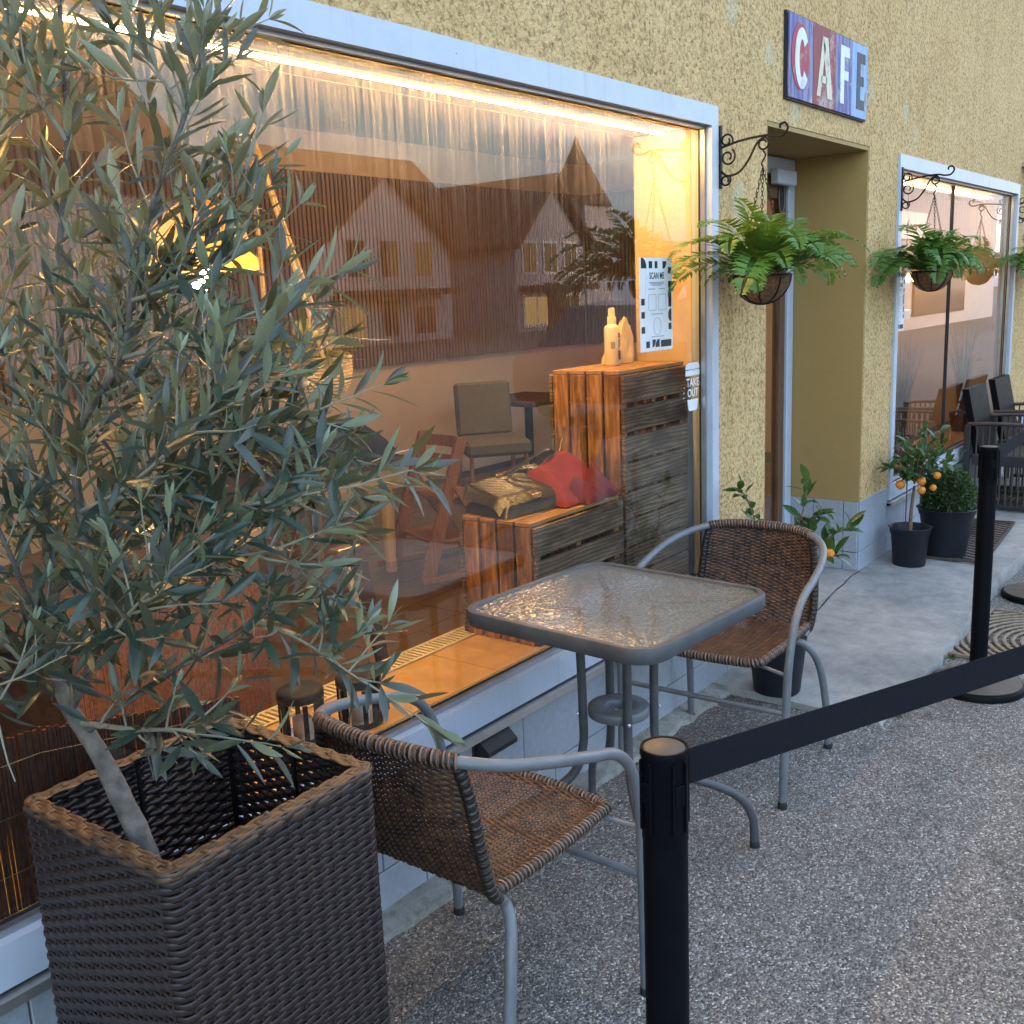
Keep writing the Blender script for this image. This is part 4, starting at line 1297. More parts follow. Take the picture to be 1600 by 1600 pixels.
# ------------------------------------------------------------------ barrier posts and belts
def make_post(loc, label, rot=0.0):
    t = thing('barrier_post', label, 'barrier post', loc, 'black belt barrier posts', world=False)
    t.rotation_euler = (0, 0, rot)
    MB().lathe([(0, 0), (.165, 0), (.170, .004), (.170, .020), (.165, .026), (.158, .028), (.04, .033), (.033, .036)], 40).build('base_rim', 'post_black', t, smooth=True)
    MB().lathe([(.034, .0335), (.157, .0290), (.157, .0305), (.034, .0385)], 40).build('base_cover', 'post_sheen_tan', t, smooth=True)
    MB().lathe([(.0315, .03), (.0315, .838)], 28).build('tube', 'post_black', t, smooth=True)
    MB().lathe([(.0316, .80), (.0324, .803), (.0324, .925), (.0338, .928), (.0338, .936), (.0328, .939), (.030, .939), (.0292, .9365)], 28).build('head', 'post_black', t, smooth=True)
    MB().lathe([(.0288, .930), (.0288, .9375), (.0270, .9385), (0, .939)], 28).build('cap', 'post_sheen_tan', t, smooth=True)
    for k in range(4):
        a = k * pi / 2 + pi / 4
        for s_ in (-1, 1):
            M = Matrix.Rotation(a, 4, 'Z')
            MB().bbox(.0308, .0346, s_ * .0105 - .0016, s_ * .0105 + .0016, .82, .924, .0010, M).build('slot_rail', 'post_black', t)
        MB().bbox(.0315, .0345, -.008, .008, .862, .892, .0012, Matrix.Rotation(a, 4, 'Z')).build('belt_clip', 'post_black', t)
    return t
bdir = math.atan2(-.287, .685)
post1 = make_post((1.150, -1.088, 0), 'black barrier post nearest to us with a tan reflection painted on its top cap, belt clipped on its right', bdir - pi / 4)
post2 = make_post((4.012, -.842, 0), 'black barrier post on a round base beside the slab and arc patterned mat', -.1)
post3 = make_post((5.36, -.80, 0), 'black barrier post mostly cut off by the right edge, only its round base showing', .0)
post4 = make_post((3.05, -1.885, 0), 'black barrier post outside the right edge holding the near belt', bdir - pi / 4)
def belt(a, b, z, label, sag=.006, h=.053):
    a, b = Vector((*a, z)), Vector((*b, z)); d = (b - a).normalized(); s_ = Vector((-d.y, d.x, 0)) * .0009
    mb_ = MB(); n = 14
    for i in range(n + 1):
        t_ = i / n; p = a.lerp(b, t_) - Vector((0, 0, sag * sin(pi * t_)))
        mb_.v += [tuple(p + s_ + Vector((0, 0, h / 2))), tuple(p + s_ - Vector((0, 0, h / 2))), tuple(p - s_ - Vector((0, 0, h / 2))), tuple(p - s_ + Vector((0, 0, h / 2)))]
    for i in range(n):
        for k in range(4):
            l = (k + 1) % 4; mb_.f.append((i * 4 + k, i * 4 + l, i * 4 + 4 + l, i * 4 + 4 + k))
    c = a.lerp(b, .5)
    o = mb_.build('barrier_belt', 'belt_navy', None, loc=(c.x, c.y, z))
    return tag(o, label, 'belt', 'barrier belts')
belt((1.185, -1.103), (3.017, -1.871), .897, 'wide dark navy belt stretched across the foreground from the nearest post')
belt((4.049, -.841), (5.325, -.801), .890, 'dark belt leaving the second post towards the right edge in front of the dark armchairs')

# ------------------------------------------------------------------ hanging fern baskets
def spiral(c, r0, r1, a0, turns, n=26):
    return [(0, c[0] + (r0 + (r1 - r0) * k / n) * cos(a0 + turns * 2 * pi * k / n), c[1] + (r0 + (r1 - r0) * k / n) * sin(a0 + turns * 2 * pi * k / n)) for k in range(n + 1)]
def make_bracket(loc, label):
    """black scroll bracket; local: wall at y=0, out is -y, z from its middle"""
    t = thing('wall_bracket', label, 'bracket', loc, 'scroll brackets for hanging baskets', world=False)
    MB().bbox(-.009, .009, -.006, .001, -.11, .105, .002).build('back_bar', 'iron', t)
    r_ = .0042
    arm = bez([(0, -.004, .030), (0, -.08, .046), (0, -.17, .052), (0, -.205, .045), (0, -.235, .046), (0, -.252, .066), (0, -.243, .084), (0, -.226, .082), (0, -.224, .069)], 6)
    MB().tube(arm, r_, 6).build('arm', 'iron', t, smooth=True)
    low_ = bez([(0, -.004, -.050), (0, -.03, -.068), (0, -.075, -.058), (0, -.11, -.020), (0, -.14, .030), (0, -.17, .050)], 6)
    MB().tube(low_, r_, 6).build('brace', 'iron', t, smooth=True)
    for (c, r0, r1, a0, tn) in (((-.026, .052), .024, .010, pi * 1.1, -1.15), ((-.030, -.004), .030, .010, pi * .7, 1.3), ((-.022, -.082), .020, .010, pi * .8, 1.2), ((-.163, .025), .022, .012, pi * .5, 1.2)):
        MB().tube(spiral(c, r0, r1, a0, tn), .0036, 6).build('scroll', 'iron', t, smooth=True)
    hk = bez([(0, -.163, .003), (0, -.172, -.012), (0, -.163, -.030), (0, -.158, -.04), (0, -.163, -.05)], 5)
    MB().tube(hk, .0032, 6).build('hook', 'iron', t, smooth=True)
    return t
def frond_mesh(length, droop, rise, seed, npin=30):
    """fern frond along +Y: arching rachis with toothed pinnae"""
    r = random.Random(seed); mb_ = MB()
    pts = []
    p = Vector((0, 0, 0)); ang = rise
    n = 40
    for i in range(n + 1):
        pts.append(p.copy()); ang -= (droop / n) * (0.4 + 1.2 * i / n)
        p = p + Vector((0, cos(ang), sin(ang))) * (length / n)
    mb_.tube(pts, [.0012 * (1 - .75 * i / n) for i in range(n + 1)], 3)
    for k in range(npin):
        t_ = .10 + .90 * k / npin
        i = min(n - 1, int(t_ * n)); b = pts[i]; d = (pts[i + 1] - pts[i]).normalized()
        up = Vector((1, 0, 0)).cross(d)
        w = .056 * (sin(pi * min(1, t_ * .82 + .14)) ** .9) * (length / .3) * r.uniform(.85, 1.1)
        if w < .004: w = .004
        for sg in (-1, 1):
            o_ = (Vector((sg, 0, 0)) + d * .28 + up * r.uniform(-.05, .28)).normalized()
            th = .0066 * (length / .3) * (1.0 - .25 * t_)
            q = len(mb_.v)
            tip = b + o_ * w + d * w * .12
            m1 = b + o_ * w * .15; m2 = b + o_ * w * .62 + up * .0025
            mb_.v += [tuple(m1 - d * th), tuple(m1 + d * th), tuple(m2 + d * th * .8), tuple(m2 - d * th * .75), tuple(tip)]
            mb_.f += [(q, q + 3, q + 2, q + 1), (q + 3, q + 4, q + 2)] if sg > 0 else [(q, q + 1, q + 2, q + 3), (q + 3, q + 2, q + 4)]
    return mb_.mesh('frond', False)
FR = [frond_mesh(L_, dr_, rs_, i) for i, (L_, dr_, rs_) in enumerate(((.30, 1.7, 1.10), (.35, 2.0, .95), (.27, 1.2, 1.3), (.22, 1.0, 1.45), (.34, 2.5, .80), (.37, 1.5, .62), (.31, 1.7, .50)))]
def make_fern_basket(loc, label, seed, s=1.0):
    """hanging basket; local origin at bowl rim centre"""
    t = thing('hanging_basket', label, 'hanging basket', loc, 'hanging fern baskets', world=False)
    R_ = .098
    bowl = [(.0, -.098)] + [(R_ * sin(a), -.098 * cos(a)) for a in [pi / 2 * k / 8 for k in range(1, 9)]] + [(R_ * 1.02, .006), (R_ * .90, .004), (0, -.005)]
    MB().lathe(bowl, 28).build('coir_liner', 'coir', t, smooth=True)
    wf = MB()
    wf.tube([(R_ * 1.03 * cos(2 * pi * k / 32), R_ * 1.03 * sin(2 * pi * k / 32), 0) for k in range(32)], .0032, 6, closed=True)
    for k in range(8):
        a = 2 * pi * k / 8 + .3
        wf.tube([(R_ * 1.03 * sin(b) * cos(a), R_ * 1.03 * sin(b) * sin(a), -.101 * cos(b)) for b in [pi / 2 * q / 8 for q in range(9)]], .0024, 5)
    wf.build('wire_frame', 'iron', t, smooth=True)
    top = Vector((0, 0, .37))
    link = MB()
    for k in range(3):
        a = 2 * pi * k / 3 + .5 + seed
        b_ = Vector((R_ * cos(a), R_ * sin(a), .002)); n_l = 26
        ax = (top - b_).normalized(); o1 = ax.orthogonal().normalized(); o2 = ax.cross(o1)
        lk = MB()
        for q in range(n_l):
            c = b_.lerp(top, (q + .5) / n_l); e = o1 if q % 2 else o2
            hl = (top - b_).length / n_l * .68
            lk.tube([c + ax * hl * cos(2 * pi * w / 8) + e * .0042 * sin(2 * pi * w / 8) for w in range(8)], .0012, 4, closed=True)
        lk.build('chain', 'iron', t)
    r = random.Random(seed)
    for k in range(64):
        a = 2 * pi * k / 64 * 7 + r.uniform(-.3, .3)
        kind = r.choice([0, 0, 1, 1, 2, 3, 4, 5, 5, 6, 6])
        inner = r.uniform(0, .045) if kind in (2, 3) else r.uniform(.01, .07)
        sc = r.uniform(.80, 1.2) * s
        if kind in (4, 5): sc *= .92
        # keep clear of the wall behind
        dirv = Vector((-sin(a), cos(a), 0))
        if dirv.y > .25: sc *= .95 if (dirv.x < -.75 and kind not in (2, 3)) else .55
        elif kind not in (2, 3): sc *= 1.12
        sc *= 1 + .28 * max(0, -dirv.x) * (dirv.y > -.5)
        if dirv.y < -.4 and dirv.x > -.3: sc *= .80
        M = Matrix.Translation((dirv.x * inner, dirv.y * inner, .0)) @ Matrix.Rotation(a, 4, 'Z') @ Matrix.Rotation(r.uniform(-.25, .25), 4, 'Y') @ Matrix.Scale(sc, 4)
        place('frond', FR[kind], t, M, 'fern_leaf')
    return t
HOOK = .163
for (bx, bz, lab, lab2, sd_) in ((3.502, 2.006, 'black scroll bracket on the right edge of the big window frame', 'lush green fern in a coir hanging basket before the door recess', 3),
                     (5.560, 2.006, 'black scroll bracket at the left edge of the second window', 'dark green fern in a coir hanging basket before the second window', 8),
                     (8.235, 2.010, 'black scroll bracket at the far right edge beyond the second window', 'hanging fern basket mostly cut off by the right edge of the view', 13)):
    yb = -.0125 if bx < 8.22 else 0.0
    make_bracket((bx, yb, bz), lab)
    make_fern_basket((bx, yb - HOOK, bz - .05 - .37), lab2, sd_)

# ------------------------------------------------------------------ pots on the slab
def pot(t, r0, r1, h, z0=0.0, mat='pot_anthracite', lip=.012):
    prof_ = [(0, z0), (r0 * .96, z0), (r0, z0 + .006), (r1 - .004, z0 + h - .04), (r1, z0 + h - .036), (r1 + lip * .5, z0 + h - .006), (r1 + lip, z0 + h), (r1 + lip - .006, z0 + h + .003), (r1 - .006, z0 + h - .004), (r1 - .014, z0 + h - .035)]
    MB().lathe(prof_, 32).build('pot', mat, t, smooth=True)
    MB().lathe([(r1 - .0125, z0 + h - .036), (r1 * .5, z0 + h - .028), (0, z0 + h - .024)], 24).build('soil', 'soil', t, smooth=True)
CL = [leaf_mesh(.42, .16, .12), leaf_mesh(.38, .30, .16), leaf_mesh(.45, .05, .10)]
def citrus(name, label, loc, pr0, pr1, ph, stem, branches, nleaf, fruits, seed, leafL=.062, group=None, spread=1.0):
    t = thing(name, label, 'potted tree', loc, group, world=False)
    pot(t, pr0, pr1, ph)
    r = random.Random(seed)
    MB().tube(bez(stem, 5), [.011 - .004 * i / (5 * (len(stem) - 1)) for i in range(5 * (len(stem) - 1) + 1)], 8).build('trunk', 'bark_brown', t, smooth=True)
    lv = []
    Lw = Vector(loc)
    br = MB()
    for b_ in branches:
        pts = bez(b_, 5); n = len(pts)
        br.tube(pts, [.0042 * (1 - .65 * i / n) for i in range(n)], 6)
        for i in range(2, n):
            d = (pts[i] - pts[i - 1]).normalized()
            for q in range(nleaf):
                o_ = (rand_unit(r) + d * .7 + Vector((0, 0, .25))).normalized()
                nn = (Vector((0, 0, 1)) + rand_unit(r) * .5)
                p_ = pts[i] + rand_unit(r) * .022 * spread
                lv.append((p_, o_, nn, leafL * r.uniform(.6, 1.2)))
    brn = br.build('branches', 'bark_brown', t, smooth=True)
    meshes = [q.mesh('leaf', True) for q in CL]
    r.shuffle(lv)
    for (p, d, nn, L) in lv[:300]:
        place('leaf', r.choice(meshes), brn, leaf_matrix(p, d, nn, L), 'citrus_leaf')
    fm = MB().lathe([(.0, -.021), (.008, -.0205), (.016, -.015), (.0215, -.004), (.021, .006), (.016, .015), (.008, .0195), (0, .0185)], 14).mesh('fruit', True)
    for (x, y, z, s_) in fruits:
        place('fruit', fm, t, Matrix.Translation((x, y, z)) @ Matrix.Scale(s_, 4), 'orange_fruit')
    return t, lv
# standard citrus in a black pot
zc = .083
rr = random.Random(71)
brs = []
for k in range(15):
    a = 2 * pi * k / 15 * 4 + rr.uniform(-.2, .2); el = rr.uniform(.1, 1.25)
    L = rr.uniform(.15, .25)
    o0 = Vector((.012, -.01, .42 + .05 * rr.random()))
    e = o0 + Vector((cos(a) * cos(el), sin(a) * cos(el), sin(el) * 1.35)) * L
    e.y = min(e.y, .10)
    brs.append([o0, o0.lerp(e, .5) + Vector((0, 0, .02)), e])
t_, lv = citrus('citrus_tree', 'small citrus tree with orange fruit in a black pot on the slab', (5.375, -.172, zc), .082, .098, .205, [(.0, 0, .16), (.004, 0, .26), (.008, -.004, .34), (.012, -.01, .42)], brs, 4, [(-.03, -.055, .455, 1.05), (-.08, -.145, .50, .85), (-.06, .04, .435, 1.15), (-.09, -.075, .42, .95), (-.05, -.12, .43, .8)], 72)
MB().tube([(-.012, .022, .17), (-.02, .018, .62)], .0032, 5).build('stake', 'cane_brown', t_)
MB().tube([(-.05 + .028 * cos(a), -.05 + .028 * sin(a), .19) for a in [2 * pi * k / 20 for k in range(20)]], .003, 5, closed=True).build('drip_ring', 'steel', t_)
# box ball
bx_ = thing('box_shrub', 'round clipped box shrub in a dark tub behind the citrus pot', 'potted shrub', (5.628, -.285, .085), world=False)
pot(bx_, .100, .140, .27, lip=.016)
rr = random.Random(5)
bl = MB(); sh = leaf_mesh(.55, .1, .1, 3)
for k in range(7000):
    d = rand_unit(rr)
    if d.z < -.45: continue
    bmp = 1 + .07 * sin(d.x * 9 + 1) * sin(d.y * 8) + .05 * sin(d.z * 11)
    p = Vector((d.x * .128, d.y * .128, .335 + d.z * .135)) * 1
    p = Vector((p.x * bmp, p.y * bmp, .335 + (p.z - .335) * bmp)) * 1.0 + rand_unit(rr) * .008 - Vector((d.x, d.y, d.z)) * rr.random() ** 2 * .03
    M = leaf_matrix(p, (d + rand_unit(rr) * .8).normalized(), d + rand_unit(rr) * .6, .017 * rr.uniform(.7, 1.3))
    b = len(bl.v); bl.v += [tuple(M @ Vector(q)) for q in sh.v]; bl.f += [tuple(b + w for w in f_) for f_ in sh.f]
bl.build('crown', 'box_leaf', bx_, smooth=True, kind='stuff')
MB().lathe([(0, .225), (.07, .24), (.098, .30), (.098, .36), (.07, .42), (0, .44)], 16).build('dark_core', 'soil', bx_, smooth=True)  # dark filler core added inside the leaf ball to close its gaps
MB().tube([(0, 0, .23), (0, 0, .36)], .012, 8).build('trunk', 'bark_brown', bx_, smooth=True)
# young citrus behind the far chair
brs = [[(0, 0, .38), (.012, -.03, .52), (.03, -.075, .68), (.042, -.095, .80)], [(0, 0, .42), (.03, -.08, .52), (.06, -.16, .60), (.095, -.235, .65)], [(0, 0, .40), (.03, -.09, .48), (.055, -.15, .53), (.075, -.19, .545)], [(0, 0, .40), (-.03, .05, .58), (-.05, .10, .74), (-.05, .13, .78)], [(0, 0, .42), (.02, -.05, .55), (.035, -.11, .66), (.055, -.145, .70)]]
t_, lv = citrus('citrus_shrub', 'sparse young citrus with two orange fruit in a tall pot behind the far chair', (3.53, -.235, .030), .088, .125, .36, [(0, 0, .3), (0, 0, .42)], brs, 2, [(.050, -.175, .548, .95), (.0, -.105, .515, 1.2), (-.02, -.09, .62, .7)], 75, leafL=.076, spread=.4)

# ------------------------------------------------------------------ rubber mats
def arc_mat(name, label, loc, w, d, rot, mat, n=9, group=None):
    t = thing(name, label, 'door mat', loc, group, world=False)
    t.rotation_euler = (0, 0, rot)
    fr_ = MB().box(-w / 2, w / 2, -d / 2, -d / 2 + .012, 0, .012).box(-w / 2, w / 2, d / 2 - .012, d / 2, 0, .012).box(-w / 2, -w / 2 + .012, -d / 2 + .012, d / 2 - .012, 0, .012).box(w / 2 - .012, w / 2, -d / 2 + .012, d / 2 - .012, 0, .012)
    fr_.build('border', mat, t)
    step = d / (n + .5)
    for (cx, s_) in ((0, 1),):
        k = 1
        while k * step < w / 2 + d:
            r_ = k * step - step * .4; seg = []
            cur = []
            for q in range(61):
                a = pi * q / 60
                x = cos(a) * r_; y = -d / 2 + .012 + sin(a) * r_
                if abs(x) < w / 2 - .014 and y < d / 2 - .014: cur.append((x, y, .006))
                else:
                    if len(cur) > 2: seg.append(cur)
                    cur = []
            if len(cur) > 2: seg.append(cur)
            for c_ in seg: MB().tube(c_, step * .27, 6, flat=.45).build('rib', mat, t)
            k += 1
    cb_ = MB()
    for k in range(7):
        x = -w / 2 + w * (k + .5) / 7
        cb_.box(x - .004, x + .004, -d / 2 + .012, d / 2 - .012, .0005, .0025)
    cb_.build('webbing', mat, t)
    return t
arc_mat('door_mat', 'tan rubber mat of concentric arcs on the asphalt beside the post', (4.66, -.845, .004), .72, .40, radians(-3), 'rubber_mat_tan', 11)
arc_mat('door_mat', 'dark rubber arc mat under the dark woven armchairs', (7.3, -.28, .092), .75, .38, radians(-3), 'rubber_mat', 8)
gm = thing('slotted_mat', 'brown slotted rubber mat lying on the slab beside the box shrub', 'door mat', (6.05, -.32, .089), world=False)
gm.rotation_euler = (0, 0, radians(4))
MB().box(-.52, .52, -.15, -.138, 0, .012).box(-.52, .52, .138, .15, 0, .012).box(-.52, -.508, -.138, .138, 0, .012).box(.508, .52, -.138, .138, 0, .012).build('border', 'rubber_mat', gm)
for k in range(22):
    x = -.62 + k * .055
    a, b = (x, -.137), (x + .16, .137)
    def clip(p, q):
        (x0, y0), (x1, y1) = p, q
        if x1 < -.5 or x0 > .5: return None
        t0 = max(0, (-.506 - x0) / (x1 - x0)); t1 = min(1, (.506 - x0) / (x1 - x0))
        if t1 - t0 < .05: return None
        return (x0 + (x1 - x0) * t0, y0 + (y1 - y0) * t0), (x0 + (x1 - x0) * t1, y0 + (y1 - y0) * t1)
    c = clip(a, b)
    if c: MB().tube([(*c[0], .006), (*c[1], .006)], .0115, 6, flat=.5).build('bar', 'rubber_mat', gm)

# ------------------------------------------------------------------ dark woven armchairs by the second window
def make_armchair():
    t = thing('woven_armchair', '', 'armchair', world=False)      # faces +y... built facing -y, back towards the wall at +y
    # local: width along y, facing +x
    MB().bbox(-.28, .28, -.27, .27, .36, .42, .01).build('seat', 'black_wicker_frame', t)
    bk_ = MB()
    bk_.prism([(-.29, .40), (-.24, .40), (-.345, .90), (-.395, .90)], lambda u, w, q: (u, q, w), -.25, .25)
    bk_.build('backrest', 'post_black', t)
    for s_ in (-1, 1):
        MB().tube(bez([(-.33, s_ * .285, .645), (-.1, s_ * .30, .655), (.2, s_ * .305, .645), (.30, s_ * .295, .62)], 5), .014, 8).build('armrest', 'cane_brown', t, smooth=True)
        for (xa, xb) in ((-.27, -.33), (.27, .29)):
            MB().bbox(xb - .02, xb + .02, s_ * .29 - .018, s_ * .29 + .018, 0, .64, .004).build('leg', 'black_wicker_frame', t)
        MB().bbox(-.29, .27, s_ * .29 - .012, s_ * .29 + .012, .34, .42, .004).build('side_rail', 'black_wicker_frame', t)
        for k in range(13):
            x = -.265 + k * .043
            MB().tube([(x, s_ * .29, .02), (x + .004, s_ * .293, .342)], .0062, 5).build('cane', 'cane_brown', t)
            MB().tube([(x, s_ * .29, .418), (x + .004, s_ * .298, .64)], .0062, 5).build('cane', 'cane_brown', t)
        MB().bbox(-.29, .27, s_ * .29 - .010, s_ * .29 + .010, .02, .05, .003).build('foot_rail', 'black_wicker_frame', t)
    return t
ac1 = make_armchair(); ac2 = copy_tree(ac1)
tag(ac1, 'dark woven armchair with slatted cane side, nearer of the two by the second window', 'armchair', 'dark woven armchairs')
tag(ac2, 'dark woven armchair, farther of the two by the second window', 'armchair', 'dark woven armchairs')
ac1.location = (7.13, -.345, .088); ac1.rotation_euler = (0, 0, radians(-90)); ac1.scale = (.85, .85, .85)
ac2.location = (7.80, -.345, .090); ac2.rotation_euler = (0, 0, radians(-90)); ac2.scale = (.85, .85, .85)
# wall lantern far right (only its edge is in view)
wlmp = thing('wall_lamp', 'grey edge of a wall lamp at the right border above the second window', 'wall lamp', (8.33, 0, 2.30))
MB().prism([(8.27, 2.30), (8.52, 2.30), (8.50, 2.33), (8.31, 2.33)], lambda u, w, q: (u, q, w), -.16, -.0).build('shade', 'aluminium', wlmp)
MB().bbox(8.37, 8.43, -.03, -.0, 2.331, 2.42, .004).build('mount', 'aluminium', wlmp)

# weeds in the joint along the slab
WB = leaf_mesh(.22, .5, .1, 4)
for (wx, wy, lab, sd_) in ((4.32, -.675, 'small green weed tuft at the slab edge beside the second post', 5), (3.62, -.675, 'small weed tuft at the slab corner under the belt', 6)):
    t = thing('weed_tuft', lab, 'weed', (wx, wy, .002), 'weeds along the slab', world=False)
    r = random.Random(sd_); mb_ = MB()
    for k in range(46):
        a = r.uniform(0, 6.28); d = Vector((cos(a), sin(a) * .6, r.uniform(.15, 1.1))).normalized()
        M = leaf_matrix(Vector((r.uniform(-.05, .05), r.uniform(-.012, .012), 0)), d, Vector((0, 0, 1)) + rand_unit(r) * .4, r.uniform(.015, .035))
        b = len(mb_.v); mb_.v += [tuple(M @ Vector(q)) for q in WB.v]; mb_.f += [tuple(b + w for w in f_) for f_ in WB.f]
    mb_.build('leaves', 'weed_leaf', t, smooth=True, kind='stuff')

# ------------------------------------------------------------------ wooden crates on the window ledge
def crate(label, x0, x1, y0, y1, z0, z1, n_front, n_end):
    t = thing('wooden_crate', label, 'crate', ((x0 + x1) / 2, (y0 + y1) / 2, z0), 'burnt wood crates in the window')
    th = .014
    # end boards (vertical), left and right
    w = (y1 - y0 - .002 * (n_end - 1)) / n_end
    for k in range(n_end):
        ya = y0 + k * (w + .002) + .004; yb = ya + w - .008
        MB().bbox(x0, x0 + th, ya, yb, z0, z1 - th - .001, .002).build('end_board', 'burnt_z', t)
        MB().bbox(x1 - th, x1, ya, yb, z0, z1 - th - .001, .002).build('end_board', 'burnt_z', t)
        MB().bbox(x0, x1, ya, yb, z1 - th, z1, .002).build('top_plank', 'plank_top', t)
    # front and back slats
    hgt = (z1 - th - z0) / n_front
    for k in range(n_front):
        za = z0 + k * hgt + .003; zb = za + hgt - (.017 if k >= n_front - 3 else .009)
        if k == n_front - 1: zb = z1 - th - .002
        MB().bbox(x0 + .001, x1 - .001, y0 - th, y0 - .0005, za, zb, .002).build('front_slat', 'burnt_x_skylit', t)
        MB().bbox(x0 + .001, x1 - .001, y1 + .0005, y1 + th, za, zb, .002).build('back_slat', 'burnt_x_skylit', t)
    for (xa, ya) in ((x0 + th + .001, y0 + .001), (x1 - th - .026, y0 + .001), (x0 + th + .001, y1 - .026), (x1 - th - .026, y1 - .026), ((x0 + x1) / 2 - .012, y0 + .001)):
        MB().box(xa, xa + .025, ya, ya + .025, z0 + .002, z1 - th - .003).build('corner_post', 'chair_wood', t)
    MB().box(x0 + th + .001, x1 - th - .001, y0 + .002, y1 - .002, z0 + .004, z0 + .012).build('bottom', 'plank_top', t)
    return t
LZ = .4715
crate('low burnt wood crate in the window with the handbag and red coat on it', 2.446, 2.960, .100, .380, LZ, .868, 4, 4)
crate('tall burnt wood crate in the window with the spray bottle on top', 2.974, 3.432, .098, .380, LZ, 1.290, 8, 4)

# handbag
HB = thing('handbag', 'quilted dark green handbag with gold chain on the low crate', 'handbag', (2.62, .26, .869))
hb = MB()
def bag(u, v):
    return None
Mb = Matrix.Translation((2.61, .275, .869)) @ Matrix.Rotation(radians(-8), 4, 'Z')
body = MB()
def bagprof(nx, x0_, x1_, layers):
    pass
nu, nv = 20, 10
def bag_pt(u, v, top):
    x = (u - .5) * .30; y = (v - .5) * .20
    edge = min(1, min(u, 1 - u) * 6, min(v, 1 - v) * 5)
    q = .0035 * abs(sin((u * 9 + v * 6) * pi)) * edge
    z = (.050 + .036 * v) * (edge ** .55) * (1 - .12 * (2 * u - 1) ** 2) + q * 1.6 if top else .002
    return Mb @ Vector((x, y, max(.002, z)))
body.grid(lambda u, v: bag_pt(u, v, True), 44, 26)
body.grid(lambda u, v: bag_pt(1 - u, v, False), 44, 26)
body.build('body', 'bag_leather', HB, smooth=True)
flap = MB().grid(lambda u, v: Mb @ Vector(((u - .5) * .31, -.075 + .175 * v - .012 * sin(pi * u), .004 + (.046 + .040 * v) * min(1, min(u, 1 - u) * 7 + .45) * (1 - .12 * (2 * u - 1) ** 2) + .006 + .005 * abs(sin((u * 9 + v * 6) * pi)) - .02 * max(0, .18 - v) / .18)), 40, 20)
flap.build('flap', 'bag_leather', HB, smooth=True)
MB().bbox(-.022, .022, -.094, -.084, .045, .062, .003, Mb).build('clasp', 'gold', HB)
rr = random.Random(6)
cpts = bez([Mb @ Vector(p) for p in ((.05, .08, .108), (.09, .07, .118), (.13, .05, .115), (.165, .03, .105), (.175, .0, .085), (.19, .02, .10), (.16, .07, .115), (.11, .085, .112), (.04, .095, .104), (.0, .09, .104))], 6)
cm_ = MB()
for i, p in enumerate(cpts):
    d = (cpts[min(i + 1, len(cpts) - 1)] - cpts[max(0, i - 1)]).normalized(); o1 = d.orthogonal().normalized()
    if i % 2: o1 = d.cross(o1)
    cm_.tube([p + d * .008 * cos(2 * pi * k / 8) + o1 * .0052 * sin(2 * pi * k / 8) for k in range(8)], .0016, 4, closed=True)
cm_.build('chain', 'gold', HB)
stp = bez([Mb @ Vector(p) for p in ((.02, .07, .105), (.07, .06, .125), (.15, .06, .150), (.205, .05, .165), (.225, .045, .150), (.19, .04, .125))], 6)
MB().tube(stp, .011, 6, flat=.25).build('strap', 'bag_leather', HB, smooth=True)
stp = bez([Mb @ Vector(p) for p in ((.19, .04, .125), (.25, .05, .14), (.30, .07, .19), (.325, .08, .225))], 6)
MB().tube(stp, .004, 6).build('strap', 'bag_leather', HB, smooth=True)

# red coat heaped behind and beside the bag
RC = thing('red_coat', 'crumpled red coat with wine lining heaped on the low crate', 'coat', (2.83, .24, .869))
def heap(fn, nx=44, ny=30): return MB().grid(fn, nx, ny)
def coat(u, v):
    x = 2.675 + .292 * u; y = .125 + .245 * v
    h = .125 * math.exp(-((u - .34) / .42) ** 2 - ((v - .66) / .55) ** 2) + .085 * math.exp(-((u - .80) / .26) ** 2 - ((v - .50) / .45) ** 2)
    f = sin(u * 8 + v * 3 + .8 * sin(v * 4)) ; g_ = sin(u * 15 - v * 4 + 1.5 * sin(u * 4))
    h += .014 * f + .005 * g_
    e = min(1, min(u, 1 - u) * 5, min(v, 1 - v) * 5) ** .6
    return (x + .006 * g_ * v, y + .008 * f * e, .8735 + max(.0, h * e))
heap(coat, 90, 60).build('cloth', 'red_cloth', RC, smooth=True)
def lining(u, v):
    x = 2.745 + .218 * u + .010 * sin(v * 3 + u * 5); y = .090 + .080 * v - .012 * sin(u * 7)
    h = (.085 + .028 * sin(u * 8.0 + 1.0) + .008 * sin(u * 19)) * (v ** .5)
    e = min(1, min(u, 1 - u) * 4) ** .5
    return (x, y, .8735 + max(0, h * e))
heap(lining, 90, 30).build('lining', 'wine_cloth', RC, smooth=True)

